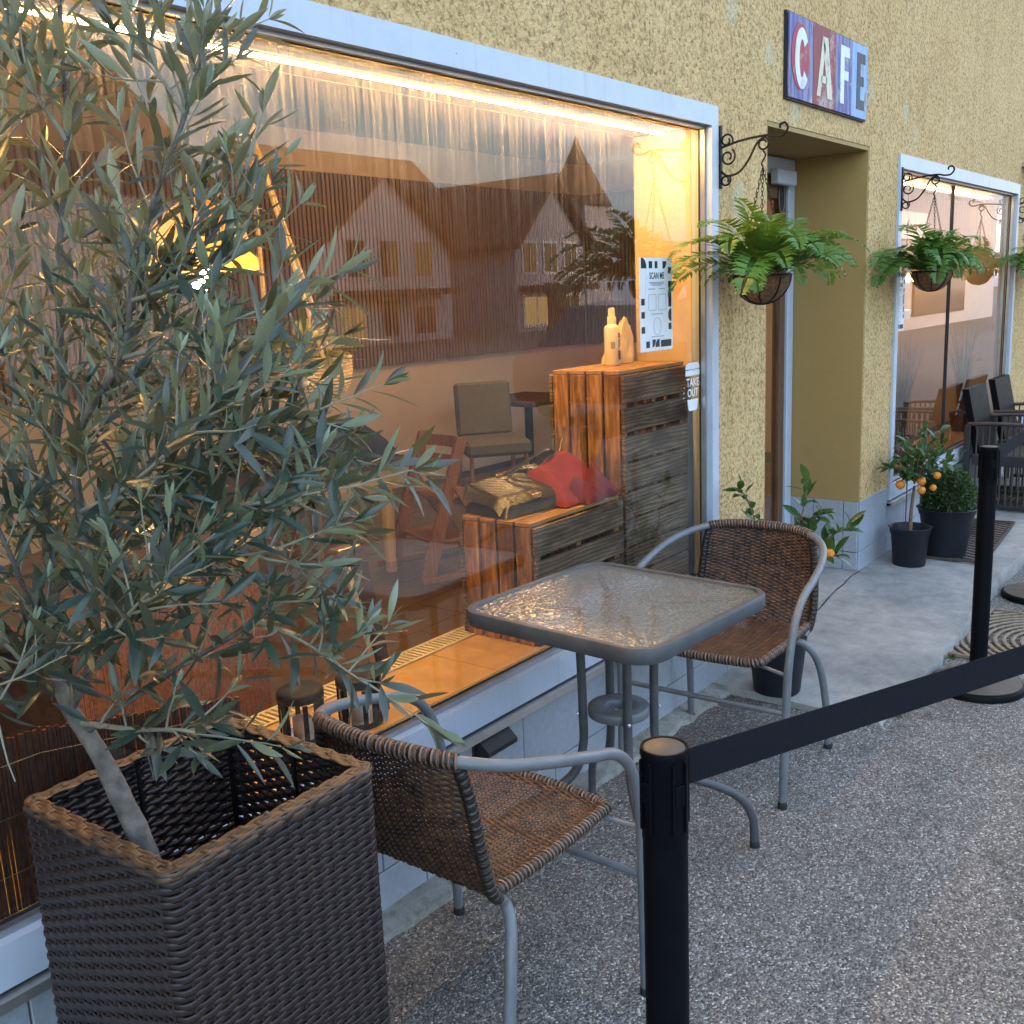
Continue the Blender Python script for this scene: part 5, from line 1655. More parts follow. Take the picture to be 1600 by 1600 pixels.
# spray bottle and paper bag on the tall crate
BZ = 1.291
SB = thing('spray_bottle', 'white spray bottle with a printed label on the tall crate', 'bottle', (3.205, .27, BZ))
MB().lathe([(0, 0), (.026, 0), (.029, .004), (.029, .130), (.026, .140), (.017, .146), (.0155, .150)], 22, (3.205, .27, BZ)).build('body', 'bottle_white', SB, smooth=True)
MB().lathe([(.0165, .150), (.0165, .172), (.014, .175)], 18, (3.205, .27, BZ)).build('collar', 'bottle_white', SB, smooth=True)
MB().lathe([(.0135, .176), (.0125, .196), (.0115, .205), (0, .207)], 16, (3.205, .27, BZ)).build('spray_head', 'bottle_white', SB, smooth=True)
def label_band(a0, a1, z0, z1, mat, nm='label'):
    n = 10; mb_ = MB()
    for k in range(n + 1):
        a = a0 + (a1 - a0) * k / n
        for z in (z0, z1): mb_.v.append((3.205 + .0296 * cos(a), .27 + .0296 * sin(a), BZ + z))
    for k in range(n): mb_.f.append((k * 2, k * 2 + 2, k * 2 + 3, k * 2 + 1))
    mb_.build(nm, mat, SB, smooth=True)
label_band(-1.75, -.85, .098, .115, 'label_red'); label_band(-1.75, -.85, .066, .095, 'label_grey'); label_band(-1.75, -.85, .020, .052, 'label_dark')
label_band(-2.75, -2.2, .060, .085, 'label_grey')
PB = thing('paper_bag', 'crumpled cream paper bag behind the spray bottle on the tall crate', 'paper bag', (3.30, .335, BZ))
rr = random.Random(14)
def pbag(u, v):
    a = 2 * pi * u; rr2 = 1 + .10 * sin(a * 3 + v * 4) + .05 * sin(a * 7 - v * 9)
    tp = 1 - .75 * max(0, v - .15) ** 1.1
    x = 3.335 + cos(a) * .088 * tp * rr2 + .045 * v; y = .325 + sin(a) * .045 * tp * rr2
    z = BZ + .001 + .145 * v ** 1.1 * (1 + .12 * sin(a * 2) + .05 * sin(a * 5))
    return (x, y, z)
MB().grid(pbag, 40, 14).build('bag', 'paper_cream', PB)

# poster on the glass
def poster(label, x0, x1, z0, z1, y=.034):
    t = thing('window_poster', label, 'poster', ((x0 + x1) / 2, y, z0), 'scan me posters on the glass')
    w, h = x1 - x0, z1 - z0
    MB().box(x0, x1, y - .0006, y, z0, z1).build('sheet', 'poster_white', t)
    yy = y - .0012
    def bx(u0, u1, v0, v1): MB().box(x0 + w * u0, x0 + w * u1, yy, y - .0007, z0 + h * v0, z0 + h * v1).build('border_shape', 'poster_black', t)
    bx(.28, .38, .89, .965); bx(.46, .54, .89, .965)
    for (v0, v1) in ((.83, .90), (.68, .75), (.47, .56), (.22, .29)): bx(.87, .96, v0, v1)
    for (v0, v1) in ((.50, .57), (.36, .43), (.20, .27)): bx(.04, .14, v0, v1)
    bx(.17, .28, .04, .11); bx(.62, .95, .035, .11)
    def fan(cu, cv, r, a0, a1, n=10):
        pts = [(x0 + w * cu, z0 + h * cv)] + [(x0 + w * cu + r * w * cos(a0 + (a1 - a0) * k / n), z0 + h * cv + r * w * sin(a0 + (a1 - a0) * k / n)) for k in range(n + 1)]
        MB().prism(pts, XZ(0), yy, y - .0007).build('border_shape', 'poster_black', t)
    fan(.05, .89, .16, 0, pi / 2); fan(.70, .965, .12, -pi / 2, 0); fan(.36, .11, .10, -pi / 2, pi / 2); fan(.58, .04, .13, pi / 2, pi)
    fan(.96, .60, .10, pi / 2, 1.5 * pi); fan(.96, .38, .10, pi / 2, 1.5 * pi)
    card = MB().box(x0 + w * .165, x0 + w * .85, y - .0022, y - .0013, z0 + h * .125, z0 + h * .885).build('card', 'poster_white', t)
    cx = x0 + w * .505
    lettering('SCAN ME', cx, y - .0026, z0 + h * .775, h * .072, 'poster_black', t, xs=.80, bold=.02)
    ln = MB()
    for (v, u0, u1) in ((.735, .27, .73), (.720, .29, .71), (.705, .36, .64), (.665, .24, .45), (.665, .56, .75), (.395, .33, .69), (.150, .31, .71)):
        ln.box(x0 + w * u0, x0 + w * u1, y - .0028, y - .0024, z0 + h * v, z0 + h * (v + .009))
    ln.build('small_print', 'poster_grey', t)
    for cu in (.36, .665):
        pts = [(x0 + w * (cu + a * .115), 0, z0 + h * (.525 + b * .085)) for (a, b) in ((-1, -.85), (-.85, -1), (.85, -1), (1, -.85), (1, .85), (.85, 1), (-.85, 1), (-1, .85))]
        MB().tube([(p[0], y - .0026, p[2]) for p in pts], .0009, 4, closed=True).build('code_frame', 'poster_grey', t)
    el = [(cx + w * .11 * cos(a), y - .0026, z0 + h * .265 + h * .095 * sin(a)) for a in [2 * pi * k / 28 for k in range(28)]]
    MB().tube(el, .0009, 4, closed=True).build('round_logo', 'poster_grey', t)
    return t
poster('white SCAN ME poster with black pattern border taped to the big window', 3.005, 3.226, 1.349, 1.658)
poster('pale SCAN ME poster at the left edge of the second window', 5.632, 5.82, 1.28, 1.58)
# take-out cup sticker
TS = thing('window_sticker', 'white TAKE OUT cup sticker on the lower right of the big window', 'sticker', (3.375, .036, 1.115))
cx = 3.374; KS = 1.32
def flat(poly, mat, nm, y0=.0340, y1=.0348): return MB().prism(poly, XZ(0), y0, y1).build(nm, mat, TS)
flat([(cx - .042 * KS, 1.242), (cx + .042 * KS, 1.242), (cx + .040 * KS, 1.262), (cx - .040 * KS, 1.262)], 'sticker_white', 'cup_lid')
flat([(cx - .042 * KS, 1.2655), (cx + .042 * KS, 1.2655), (cx + .038 * KS, 1.281), (cx + .025 * KS, 1.289), (cx - .025 * KS, 1.289), (cx - .038 * KS, 1.281)], 'sticker_white', 'cup_lid')
flat([(cx - .026 * KS, 1.120), (cx - .020 * KS, 1.114), (cx + .020 * KS, 1.114), (cx + .026 * KS, 1.120), (cx + .031 * KS, 1.156), (cx - .031 * KS, 1.156)], 'sticker_white', 'cup_base')
lettering('TAKE', cx, .0338, 1.203, .030, 'sticker_white', TS, xs=.72 * KS, bold=.02)
lettering('OUT', cx, .0338, 1.165, .030, 'sticker_white', TS, xs=.72 * KS, bold=.02)
sp_ = MB()
for s_ in (-1, 1):
    for k, z in enumerate((1.20, 1.19, 1.18)):
        sp_.box(cx + s_ * (.050 + .001 * k) * KS - .004, cx + s_ * (.050 + .001 * k) * KS + .004, .0338, .0344, z - .008 * k, z - .008 * k + .0028)
sp_.build('sparks', 'sticker_white', TS)

# ------------------------------------------------------------------ lamps inside
L1 = tag(MB().bbox(.0, 3.36, .128, .140, 2.084, 2.094, .002).build('led_strip', 'led_glow', None, loc=(1.6, .134, 2.084)), 'bright warm light strip along the top inside the big window', 'light strip', 'window light strips')
L1h = MB().box(0.0 - 1.6, 3.36 - 1.6, -.0125, .0125, .0105, .0225).box(0.0 - 1.6, 3.36 - 1.6, -.0125, -.0072, .0045, .0100).box(0.0 - 1.6, 3.36 - 1.6, .0072, .0125, .0045, .0100); h_ = L1h.mesh('housing'); h_.materials.append(MATS['aluminium'])  # channel lips added to keep the strip's light off the soffit
ho = bpy.data.objects.new('housing', h_); COL.objects.link(ho); ho.parent = L1
for k in range(3):
    tag(MB().bbox(5.70, 8.02, .118 + .030 * k, .124 + .030 * k, 2.080, 2.088, .002).build('led_strip', 'led_glow_soft', None, loc=(6.86, .121 + .03 * k, 2.080)), ['light strip inside the second window, nearest the glass of three', 'light strip inside the second window, middle of three', 'light strip inside the second window, innermost of three'][k], 'light strip', 'window light strips')

# pendant bulb on a cord
PD = thing('pendant_lamp', 'glowing bare bulb pendant seen through the olive leaves', 'pendant lamp', (2.222, 1.30, 1.60))
MB().lathe([(0, -.055), (.022, -.05), (.036, -.028), (.040, 0), (.034, .025), (.020, .045), (.016, .06)], 18, (2.222, 1.30, 1.647)).build('bulb', 'bulb_glow', PD, smooth=True)
MB().lathe([(.018, .058), (.020, .062), (.020, .11), (.006, .12), (0, .12)], 14, (2.222, 1.30, 1.647)).build('socket', 'dark_wood', PD, smooth=True)
MB().tube([(2.222, 1.30, 1.76), (2.222, 1.30, 2.75)], .004, 6).build('cord', 'rope', PD)
sh_ = MB().lathe([(.20, .035), (.195, .06), (.15, .18), (.09, .25), (.03, .275)], 32, (2.222, 1.30, 1.647)); sh_.f = [q for q in sh_.f if len(q) == 4]
sh_.build('shade', 'lamp_fabric', PD, smooth=True)
PD2 = thing('pendant_lamp', 'small glowing wire pendant seen low through the second window', 'pendant lamp', (8.08, .72, 1.5))
for k in range(5):
    a = 2 * pi * k / 5
    MB().lathe([(0, -.03), (.013, -.02), (.016, 0), (.010, .02), (0, .03)], 10, (8.08 + .06 * cos(a), .72 + .06 * sin(a), 1.56)).build('bulb', 'bulb_small', PD2, smooth=True)
MB().tube([(8.08 + .08 * cos(a), .72 + .08 * sin(a), 1.60) for a in [2 * pi * k / 20 for k in range(20)]], .004, 5, closed=True).build('hoop', 'gold', PD2)
MB().tube([(8.08, .72, 1.6), (8.08, .72, 2.75)], .004, 5).build('cord', 'iron', PD2)
PD3 = thing('added_ceiling_lamp', 'round opal ceiling lamp added to brighten the room deep inside the cafe', 'ceiling lamp', (5.6, 2.3, 2.62))  # lamp added to lift the light in the room
MB().lathe([(0, -.10), (.10, -.09), (.17, -.05), (.19, 0), (.17, .03), (.05, .035)], 24, (5.6, 2.3, 2.70)).build('globe', 'added_ceiling_glow', PD3, smooth=True)
MB().lathe([(.05, .036), (.05, .05)], 16, (5.6, 2.3, 2.70)).build('mount', 'aluminium', PD3)

# hanging planter on ropes with rope wrapped pot
HP = thing('rope_hanger_plant', 'leafy plant in a rope wound pot hung on ropes inside the big window', 'hanging plant', (2.21, .80, 1.25))
hc = Vector((2.235, .80, 1.34))
MB().lathe([(0, -.085), (.08, -.085), (.11, -.05), (.125, 0), (.125, .05), (.115, .055), (.0, .04)], 28, tuple(hc)).build('pot', 'soil', HP, smooth=True)
for k in range(13):
    z = -.082 + k * .0105; r_ = .084 + .043 * sin(min(1, (k + 1) / 9) * pi / 2)
    MB().tube([(hc.x + r_ * cos(a), hc.y + r_ * sin(a), hc.z + z + .0015 * sin(a * 5)) for a in [2 * pi * q / 36 for q in range(36)]], .0062, 6, closed=True).build('rope_coil', 'rope', HP, smooth=True)
kn = Vector((2.07, .80, 2.08))
MB().tube(bez([(2.062, .80, 2.75), (2.064, .80, 2.24), (2.068, .80, 2.08)], 4), .008, 6).build('rope_strand', 'rope', HP, smooth=True)
MB().tube(bez([(2.072, .81, 2.75), (2.076, .81, 2.24), (2.076, .80, 2.08)], 4), .008, 6).build('rope_strand', 'rope', HP, smooth=True)
MB().lathe([(0, -.03), (.018, -.022), (.022, 0), (.018, .022), (0, .03)], 12, tuple(kn)).build('knot', 'rope', HP, smooth=True)
for a in (.2, 2.3, 4.4):
    e = hc + Vector((cos(a) * .13, sin(a) * .13, 0))
    MB().tube([kn, kn.lerp(e, .5), e], .007, 6).build('rope_strand', 'rope', HP, smooth=True)
rr = random.Random(8); lv = []
for k in range(70):
    d = rand_unit(rr); d.z = abs(d.z) * .9 + .05
    p = hc + Vector((d.x * .10, d.y * .10, .05 + d.z * .06))
    lv.append((p, (d + rand_unit(rr) * .3).normalized(), Vector((0, 0, 1)) + rand_unit(rr) * .5, rr.uniform(.05, .10)))
ml = [q.mesh('leaf', True) for q in (leaf_mesh(.34, .3, .1), leaf_mesh(.40, .15, .1))]
for (p, d, nn, L) in lv: place('leaf', rr.choice(ml), HP, leaf_matrix(p, d, nn, L), 'indoor_leaf')

# ------------------------------------------------------------------ left part of the window: reed screens, lanterns, counter
RS = thing('reed_screen', 'low reed screen coloured as in shade, standing behind the glass at the lower left', 'reed screen', (.6, .12, LZ))
rr = random.Random(4); rd = MB()
x = -.2
while x < 1.30:
    w = rr.uniform(.003, .005); top = .805 - max(0, x - .85) * .20 + rr.uniform(-.004, .004)
    y = .062 + .006 * sin(x * 3) + rr.uniform(-.001, .001)
    rd.tube([(x, y, LZ + .003), (x + rr.uniform(-.002, .002), y, top)], w, 5); x += w * 2.0
rd.build('reeds', 'reed_shaded', RS, kind='stuff')
for z in (.55, .66, .76):
    MB().tube([(x_, .056 + .006 * sin(x_ * 3), z - max(0, x_ - .85) * .18) for x_ in [-.2 + 1.48 * k / 24 for k in range(25)]], .0010, 4).build('binding_wire', 'twig', RS)
# counter clad with reed, turned about 30 degrees
CT = thing('reed_counter', 'reed clad counter with a dark top behind the olive tree', 'counter', (1.85, .95, .10), world=False)
CT.rotation_euler = (0, 0, radians(30))
# local: front face at y=0, right end x=.45
rd = MB(); x = -.75; rr = random.Random(41)
while x < .45:
    w = rr.uniform(.0035, .0055)
    rd.tube([(x, rr.uniform(-.001, .001), .0), (x, rr.uniform(-.001, .001), .665 + rr.uniform(-.002, .002))], w, 5); x += w * 2.02
rd.build('reeds', 'reed', CT, kind='stuff')
MB().box(-.76, .455, .007, .55, .0, .66).build('carcass', 'dark_wood', CT)
MB().bbox(-.80, .48, -.03, .60, .670, .70, .004).build('top', 'dark_wood', CT)
MB().bbox(-.80, .48, -.036, -.031, .672, .698, .001).build('edge_trim', 'pale_wood', CT)
CS = thing('cake_stand', 'small white pedestal dish standing on the dark counter', 'dish', (1.72, 1.02, .80), world=False)
MB().lathe([(0, 0), (.045, 0), (.046, .004), (.014, .012), (.009, .03), (.009, .05), (.03, .07), (.05, .10), (.052, .105), (.046, .10), (0, .075)], 22).build('stand', 'bottle_white', CS, smooth=True)
BW = thing('wooden_bowl', 'round wooden bowl on the dark counter behind the olive leaves', 'bowl', (1.88, 1.28, .80), world=False)
MB().lathe([(0, 0), (.05, 0), (.085, .03), (.09, .05), (.083, .05), (.0, .012)], 22).build('bowl', 'pale_wood', BW, smooth=True)
def lantern(label, x, y):
    t = thing('lantern', label, 'lantern', (x, y, LZ), 'black lanterns on the ledge', world=False); t.scale = (1.4, 1.4, 1.25)
    MB().lathe([(0, 0), (.040, 0), (.042, .003), (.042, .009), (.038, .010)], 20).build('base', 'iron', t, smooth=True)
    MB().lathe([(.0375, .0105), (.0375, .085)], 20).build('glass', 'lantern_glass', t, smooth=True)
    MB().lathe([(.040, .086), (.043, .089), (.043, .103), (.038, .109), (.0, .112)], 20).build('lid', 'iron', t, smooth=True)
    for k in range(6):
        a = 2 * pi * k / 6
        MB().bbox(.0390, .0425, -.0045, .0045, .010, .0855, .001, Matrix.Rotation(a, 4, 'Z')).build('bar', 'iron', t)
    MB().lathe([(0, .011), (.018, .011), (.018, .045), (0, .046)], 14).build('candle', 'bottle_white', t, smooth=True)
    MB().tube(bez([(0, -.043, .095), (.02, -.048, .06), (.03, -.045, .03)], 5), .0025, 5).build('handle', 'iron', t)
    return t
lantern('round black lantern on the ledge, the one nearer the planter', 1.585, .205)
lantern('round black lantern on the ledge, the one behind the arm of the near chair', 1.735, .150)
EZ = thing('display_easel', 'dark folding display board with a pale edge leaning beside the reed counter', 'display board', (2.27, .72, .10))
MB().prism([(2.215, .74), (2.235, .745), (2.345, .27), (2.36, .10), (2.34, .10), (2.325, .265)], lambda u, w, t: (u, t, w), .700, .712).build('edge_strip', 'pale_wood', EZ)
MB().prism([(2.240, .738), (2.33, .70), (2.44, .10), (2.366, .10)], lambda u, w, t: (u, t, w), .705, .72).build('board', 'dark_wood', EZ)
MB().bbox(2.19, 2.29, .69, .74, .752, .772, .003).build('top_cap', 'aluminium', EZ)

# ------------------------------------------------------------------ furniture inside
FZ = .1010
DT = thing('dining_table', 'pale wooden table with turned legs inside behind the window', 'table', (3.35, 2.45, FZ))
for (x, y) in ((3.89, 2.16), (2.85, 2.16), (3.89, 2.75), (2.85, 2.75)):
    MB().lathe([(0, 0), (.030, 0), (.034, .01), (.030, .05), (.036, .06), (.030, .07), (.036, .25), (.040, .40), (.034, .47), (.042, .48), (.042, .50)], 16, (x, y, FZ)).build('leg', 'pale_wood', DT, smooth=True)
MB().bbox(2.80, 3.94, 2.11, 2.80, FZ + .5005, FZ + .60, .004).build('apron', 'yellow_fabric', DT)
MB().bbox(2.74, 4.0, 2.06, 2.86, FZ + .6005, FZ + .635, .006).build('table_top', 'dark_wood', DT)
def heap_thing(name, label, cat, mat, cx, cy, z0, wx, wy, h, seed):
    r = random.Random(seed); ph = [r.uniform(0, 6) for _ in range(6)]
    def fn(u, v):
        x, y = (u - .5) * 2, (v - .5) * 2
        e = max(0, 1 - (x * x) ** 1.6) * max(0, 1 - (y * y) ** 1.6)
        hh = h * e ** .45 * (.72 + .28 * sin(x * 2.4 + ph[0]) * cos(y * 2 + ph[1])) + .10 * h * sin(x * 8 + ph[2]) * sin(y * 6 + ph[3]) * e
        return (cx + x * wx / 2, cy + y * wy / 2, z0 + max(0, hh))
    o_ = MB().grid(fn, 40, 24).build(name, mat, None, smooth=True, loc=(cx, cy, z0))
    return tag(o_, label, cat)
heap_thing('navy_coat', 'dark navy coat thrown over the pale wooden table inside', 'coat', 'navy_cloth', 3.58, 2.47, FZ + .636, .80, .70, .30, 3)
HC = thing('high_chair', 'brown wooden child high chair with sloping legs inside the cafe', 'high chair', (4.12, 1.95, FZ), world=False)
HC.rotation_euler = (0, 0, radians(-20))
for s_ in (-1, 1):
    MB().prism([(-.28, 0), (-.20, 0), (.04, .74), (-.02, .74)], lambda u, w, t: (u, t, w), s_ * .21 - .014, s_ * .21 + .014).build('upright', 'chair_wood', HC)
    MB().prism([(.24, 0), (.30, 0), (-.015, .48), (-.07, .48)], lambda u, w, t: (u, t, w), s_ * .236 - .011, s_ * .236 + .011).build('leg', 'chair_wood', HC)
    MB().bbox(-.30, .32, s_ * .262 - .012, s_ * .262 + .012, .0, .035, .004).build('runner', 'chair_wood', HC)
for (x, z, dx) in ((-.05, .40, .15), (-.12, .18, .13)):
    MB().bbox(x - dx * .4, x + dx * 1.4, -.195, .195, z, z + .02, .004).build('seat' if z > .3 else 'footrest', 'chair_wood', HC)
for k, z in enumerate((.56, .66)):
    MB().grid(lambda u, v: (.005 + (z - .62) * .3 + .05 * sin(pi * u), -.20 + .40 * u, z + .06 * v), 12, 1).build('back_slat', 'chair_wood', HC)
    MB().grid(lambda u, v: (.018 + (z - .62) * .3 + .05 * sin(pi * u), .20 - .40 * u, z + .06 * v), 12, 1).build('back_slat', 'chair_wood', HC)
def upholstered(label, loc, rot):
    t = thing('upholstered_chair', label, 'chair', loc, 'beige chairs inside', world=False)
    t.rotation_euler = (0, 0, rot)
    MB().bbox(-.24, .24, -.24, .24, .34, .45, .03).build('seat', 'beige_fabric', t)
    M = Matrix.Translation((-.22, 0, .44)) @ Matrix.Rotation(radians(-8), 4, 'Y')
    MB().bbox(-.05, .04, -.21, .21, 0, .40, .03, M).build('backrest', 'beige_fabric', t)
    for (a, b) in ((-1, -1), (1, -1), (-1, 1), (1, 1)):
        MB().tube([(a * .20, b * .20, .34), (a * .23, b * .22, 0)], .016, 8).build('leg', 'chair_wood', t, smooth=True)
    return t
upholstered('beige upholstered chair inside, between the high chair and the tall crate', (5.80, 2.95, FZ - .0), radians(-128))
upholstered('beige upholstered chair deep inside beside the dark table', (7.5, 3.1, FZ), radians(170))
KT = thing('cafe_table', 'dark square table deep inside near the slatted wall', 'table', (6.6, 3.2, FZ))
MB().bbox(6.25, 7.0, 2.9, 3.55, FZ + .62, FZ + .655, .004).build('table_top', 'dark_wood', KT)
MB().tube([(6.62, 3.22, FZ), (6.62, 3.22, FZ + .62)], .035, 10).build('pedestal', 'iron', KT, smooth=True)
MB().lathe([(0, 0), (.22, 0), (.22, .015), (.04, .03)], 24, (6.62, 3.22, FZ)).build('foot', 'iron', KT, smooth=True)

# grasses and rope hangers in the second window
def grass_pot(label, x, y, h, seed):
    t = thing('potted_grass', label, 'potted grass', (x, y, LZ), 'grasses in the second window', world=False)
    pot(t, .055, .075, .13, mat='coir', lip=.006)
    r = random.Random(seed); gb = MB()
    for k in range(150):
        a = r.uniform(0, 6.28); le = h * r.uniform(.6, 1.1); sp = r.uniform(.05, .55) ; b = Vector((cos(a) * .03 * r.random(), sin(a) * .03 * r.random(), .11))
        pts = []
        for i in range(7):
            q = i / 6; pts.append(b + Vector((cos(a) * sp * le * q * q * .6, sin(a) * sp * le * q * q * .35, le * (q - .18 * sp * q * q))))
        gb.tube(pts, [.0016 * (1 - .8 * i / 6) for i in range(7)], 3)
    gb.build('blades', 'dry_grass', t, kind='stuff')
    return t
grass_pot('tall dry grass in a pot at the left behind the second window', 6.45, .22, .62, 1)
grass_pot('tall dry grass in a pot at the right behind the second window', 7.75, .20, .66, 2)
for i, (x, y) in enumerate(((6.35, .50), (7.25, .50))):
    t = thing('rope_hanger', ['pair of pale ropes hanging at the left inside the second window', 'pair of pale ropes hanging at the right inside the second window'][i], 'rope', (x, y, 1.3))
    for dx in (-.05, .05):
        MB().tube([(x, y, 2.75), (x, y, 2.06), (x + dx, y, 1.35)], .007, 6).build('rope_strand', 'rope', t, smooth=True)
    MB().lathe([(0, -.06), (.06, -.06), (.08, 0), (.075, .01), (0, 0)], 18, (x, y, 1.34)).build('pot', 'bottle_white', t, smooth=True)

# ------------------------------------------------------------------ across the street (seen mirrored in the glass)
def house(label, x0, x1, yf, depth, eave, ridge, wallm, gable_front=True, wins=(), lit=(), chim=(), door=None, dormer=None):
    """front wall at y=yf facing +y"""
    t = thing('town_house', label, 'house', ((x0 + x1) / 2, yf - depth / 2, 0), 'houses across the street')
    xm = (x0 + x1) / 2
    if gable_front:
        MB().prism([(x0, 0), (x1, 0), (x1, eave), (xm, ridge), (x0, eave)], lambda u, w, q: (u, q, w), yf - depth, yf).build('wall', wallm, t)
        for (xa, za, xb, zb) in ((x0 - .4, eave - .35, xm, ridge + .12), (x1 + .4, eave - .35, xm, ridge + .12)):
            d = Vector((xb - xa, zb - za)).normalized(); n_ = Vector((-d.y, d.x)) * (.22 if xb > xa else -.22)
            MB().prism([(xa, za), (xb, zb), (xb + 0, zb + .26), (xa + n_.x * .4, za + .24)], lambda u, w, q: (u, q, w), yf - depth - .4, yf + .55).build('roof', 'roof_brown', t)
    else:
        MB().prism([(yf, 0), (yf - depth, 0), (yf - depth, eave), (yf - depth / 2, ridge), (yf, eave)], lambda u, w, q: (q, u, w), x0, x1).build('wall', wallm, t)
        MB().prism([(yf + .6, eave - .25), (yf - depth / 2, ridge + .1), (yf - depth / 2, ridge + .35), (yf + .6, eave + .05)], lambda u, w, q: (q, u, w), x0 - .4, x1 + .4).build('roof', 'roof_brown', t)
        MB().prism([(yf - depth - .6, eave - .25), (yf - depth / 2, ridge + .1), (yf - depth / 2, ridge + .35), (yf - depth - .6, eave + .05)], lambda u, w, q: (q, u, w), x0 - .4, x1 + .4).build('roof', 'roof_brown', t)
    for i, (wx, wz, ww, wh) in enumerate(wins):
        fr_ = MB().box(wx - ww / 2 - .12, wx + ww / 2 + .12, yf + .002, yf + .06, wz - .12, wz + wh + .12).build('window', 'house_white', t)
        MB().box(wx - ww / 2, wx + ww / 2, yf + .061, yf + .075, wz, wz + wh).build('pane', 'window_lit' if i in lit else 'dark_glass', fr_)
        MB().box(wx - .03, wx + .03, yf + .076, yf + .10, wz, wz + wh).build('mullion', 'house_white', fr_)
    for (cx_, w_, z0_, z1_) in chim:
        MB().box(cx_ - w_ / 2, cx_ + w_ / 2, yf - depth * .5 - .5, yf - depth * .5 + .5, z0_, z1_).build('chimney', 'roof_brown', t)
    if door:
        MB().box(door[0] - .5, door[0] + .5, yf + .002, yf + .08, 0, 2.1).build('door', 'timber_dark', t)
    if dormer:
        MB().box(dormer[0], dormer[1], yf + .002, yf + 1.0, dormer[2], dormer[2] + .25).build('canopy', 'roof_brown', t)
    return t
YS = -26
house('white gabled house with a timber canopy mirrored in the big window, behind the street', 25.0, 32.2, YS, 12, 3.5, 6.2, 'house_white', True, wins=[(27.0, 2.5, .9, 1.3), (28.7, 2.5, .9, 1.3), (30.6, 2.5, .9, 1.3), (26.6, .3, 1.2, 1.1), (28.6, .3, .8, 1.3), (30.5, .3, 1.2, 1.0)], lit=(3,), dormer=(25.8, 31.6, 1.75))
house('long brown roofed house rising behind the white gabled house', 14.0, 31.2, YS - 13, 10, 5.0, 11.2, 'house_grey', False, wins=[(18, 2, 1, 1.4), (22, 2, 1, 1.4)], chim=[(41.0, .1, 1, 1.1), (26.5, 3.6, 8, 14.4)])
house('grey gabled house with a dark roof beside the street lamp side of the row', 36.6, 42.0, YS, 11, 3.9, 6.5, 'house_grey', True, wins=[(37.6, 2.6, .9, 1.25), (39.2, 2.6, .9, 1.25), (40.8, 2.6, .9, 1.25), (38.0, .3, 1.8, 1.2), (40.6, .3, 1.6, 1.2)], lit=(3,), door=(39.3,), dormer=(36.8, 41.8, 1.75))
house('wide house with a brown ridge roof between the two gabled houses', 31.6, 42.5, YS - 7.5, 8, 4.6, 8.6, 'house_white', False, wins=[(33.6, 2.4, .9, 1.3), (35.2, 2.4, .9, 1.3)], lit=())
house('pale house at the left end of the row across the street', 8.0, 20.5, YS, 10, 5.2, 9.6, 'house_white', False, wins=[(11, 3, 1, 1.4), (14, 3, 1, 1.4), (17, 3, 1, 1.4), (11, .6, 1, 1.4), (17, .6, 1, 1.4)], lit=(4,))
house('grey house far left across the street', -12.0, 3.0, YS, 10, 5.0, 9.0, 'house_grey', False, wins=[(-8, 3, 1, 1.4), (-4, 3, 1, 1.4), (-8, .6, 1, 1.4), (0, .6, 1, 1.4)], lit=(2,))
CHT = thing('church_tower', 'pointed church tower mirrored at the right of the big window', 'tower', (44.6, YS - 2, 0))
MB().box(43.4, 45.8, YS - 3.2, YS - .8, 0, 5.8).build('shaft', 'house_grey', CHT)
MB().lathe([(1.8, 5.8), (.9, 7.4), (.25, 8.6), (0, 9.3)], 8, (44.6, YS - 2, 0)).build('spire', 'roof_brown', CHT)
SH = thing('shop_building', 'pale shop building with a mob sign mirrored in the second window', 'building', (38, -14, 0))
MB().box(30.5, 44, -11, -8.2, 0, 7.5).build('wall', 'shop_wall', SH)
MB().box(30.2, 44.3, -11.3, -7.9, 7.501, 7.8).build('roof', 'roof_brown', SH)
for k in range(4):
    w_ = MB().box(32 + 3 * k - .7, 32 + 3 * k + .7, -8.198, -8.12, 4.2, 5.9).build('window', 'house_grey', SH)
    MB().box(32 + 3 * k - .55, 32 + 3 * k + .55, -8.119, -8.10, 4.35, 5.75).build('pane', 'dark_glass', w_)
MB().box(33.6, 39.5, -8.198, -8.12, .4, 2.3).build('shop_front', 'dark_glass', SH)
sgn = MB().box(31.2, 34.6, -8.198, -8.10, 2.75, 3.55).build('sign_board', 'house_white', SH)
me = text_mesh('mob', .42, 'CENTER', 1.0, .01)
place('lettering', me, SH, Matrix.Translation((33.0, -8.09, 2.92)) @ Matrix.Rotation(pi, 4, 'Z') @ Matrix.Rotation(pi / 2, 4, 'X'), 'sign_ink')
MB().box(31.55, 31.95, -8.099, -8.09, 2.95, 3.32).build('emblem', 'sign_ink', SH)
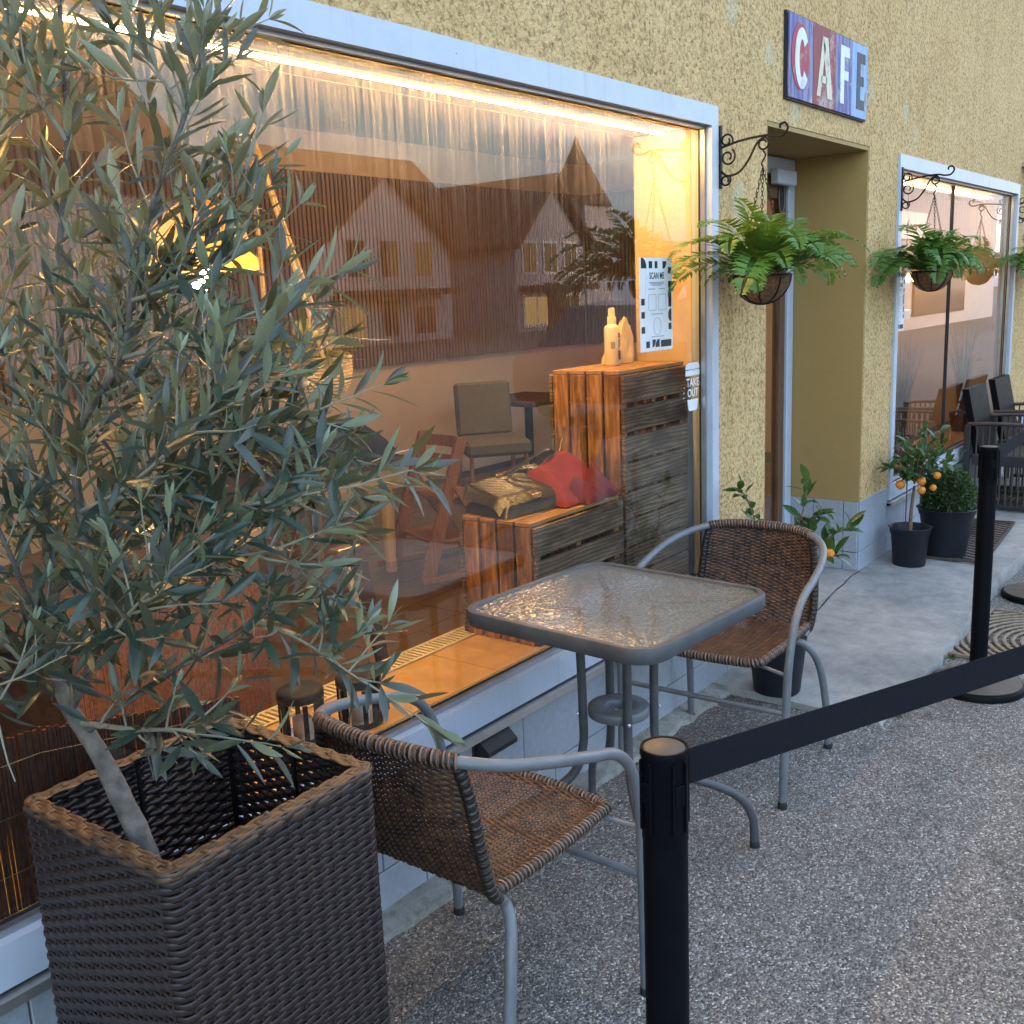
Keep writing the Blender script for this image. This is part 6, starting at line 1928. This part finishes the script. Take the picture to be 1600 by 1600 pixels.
# parked car mirrored in the second window
CR = thing('parked_car', 'red car parked along the street, mirrored low in the second window', 'car', (12.0, -5.0, 0), world=False)
CR.rotation_euler = (0, 0, radians(0))
def carsec(prof, y0, y1, taper=0.0):
    mb_ = MB(); n = len(prof)
    for (yy_, k) in ((y0, 1 - taper), (y0 + .12, 1), (y1 - .12, 1), (y1, 1 - taper)):
        mb_.v += [(x * (1 - .02 * (1 - k)), yy_, .30 + (z - .30) * (1 if k == 1 else .97)) for (x, z) in prof]
    for j in range(3):
        for i in range(n):
            l = (i + 1) % n; mb_.f.append((j * n + i, j * n + l, j * n + n + l, j * n + n + i))
    mb_.f.append(tuple(range(n))[::-1]); mb_.f.append(tuple(3 * n + i for i in range(n)))
    return mb_
carsec([(-2.0, .30), (2.0, .30), (2.08, .5), (2.02, .78), (1.2, .92), (-1.9, .95), (-2.05, .8), (-2.08, .5)], -.85, .85, .3).build('body', 'car_paint', CR, smooth=True)
cbm = MB()
cp_ = [(1.15, .92), (.45, 1.36), (-.2, 1.43), (-1.1, 1.40), (-1.85, .95)]
for (y, k) in ((-.80, 0), (-.62, 1), (.62, 1), (.80, 0)):
    for (x, z) in cp_: cbm.v.append((x, y, z if k else .93))
for j in range(3):
    for i in range(4): cbm.f.append((j * 5 + i, j * 5 + i + 1, j * 5 + 6 + i, j * 5 + 5 + i))
cbm.build('cabin', 'dark_glass', CR, smooth=False)
MB().grid(lambda u, v: (.42 - 1.5 * u, -.62 + 1.24 * v, 1.372 + .075 * sin(pi * min(1, u * 1.05))), 8, 2).build('roof', 'car_paint', CR, smooth=True)
for s_ in (-1, 1):
    for x in (-1.3, 1.3):
        M = Matrix.Translation((x, s_ * .78, .31)) @ Matrix.Rotation(pi / 2, 4, 'X')
        wm = MB().lathe([(0, -.1), (.2, -.1), (.30, -.09), (.31, -.07), (.31, .07), (.30, .09), (.2, .1), (0, .1)], 24); wm.v = [tuple(M @ Vector(p)) for p in wm.v]
        wh = wm.build('wheel', 'rubber_black', CR, smooth=True)
        rmm = MB().lathe([(0, -.108), (.17, -.106), (.19, -.101)], 18); rmm.v = [tuple(M @ Vector((p[0], p[1], p[2] * (-s_ if s_ > 0 else 1)))) for p in rmm.v]
    for (x0_, x1_) in ((-1.0, -.32), (-.22, .48)):
        MB().bbox(x0_, x0_ + .05, s_ * .70 - .03, s_ * .70 + .03, .95, 1.36, .005).build('pillar', 'car_paint', CR)
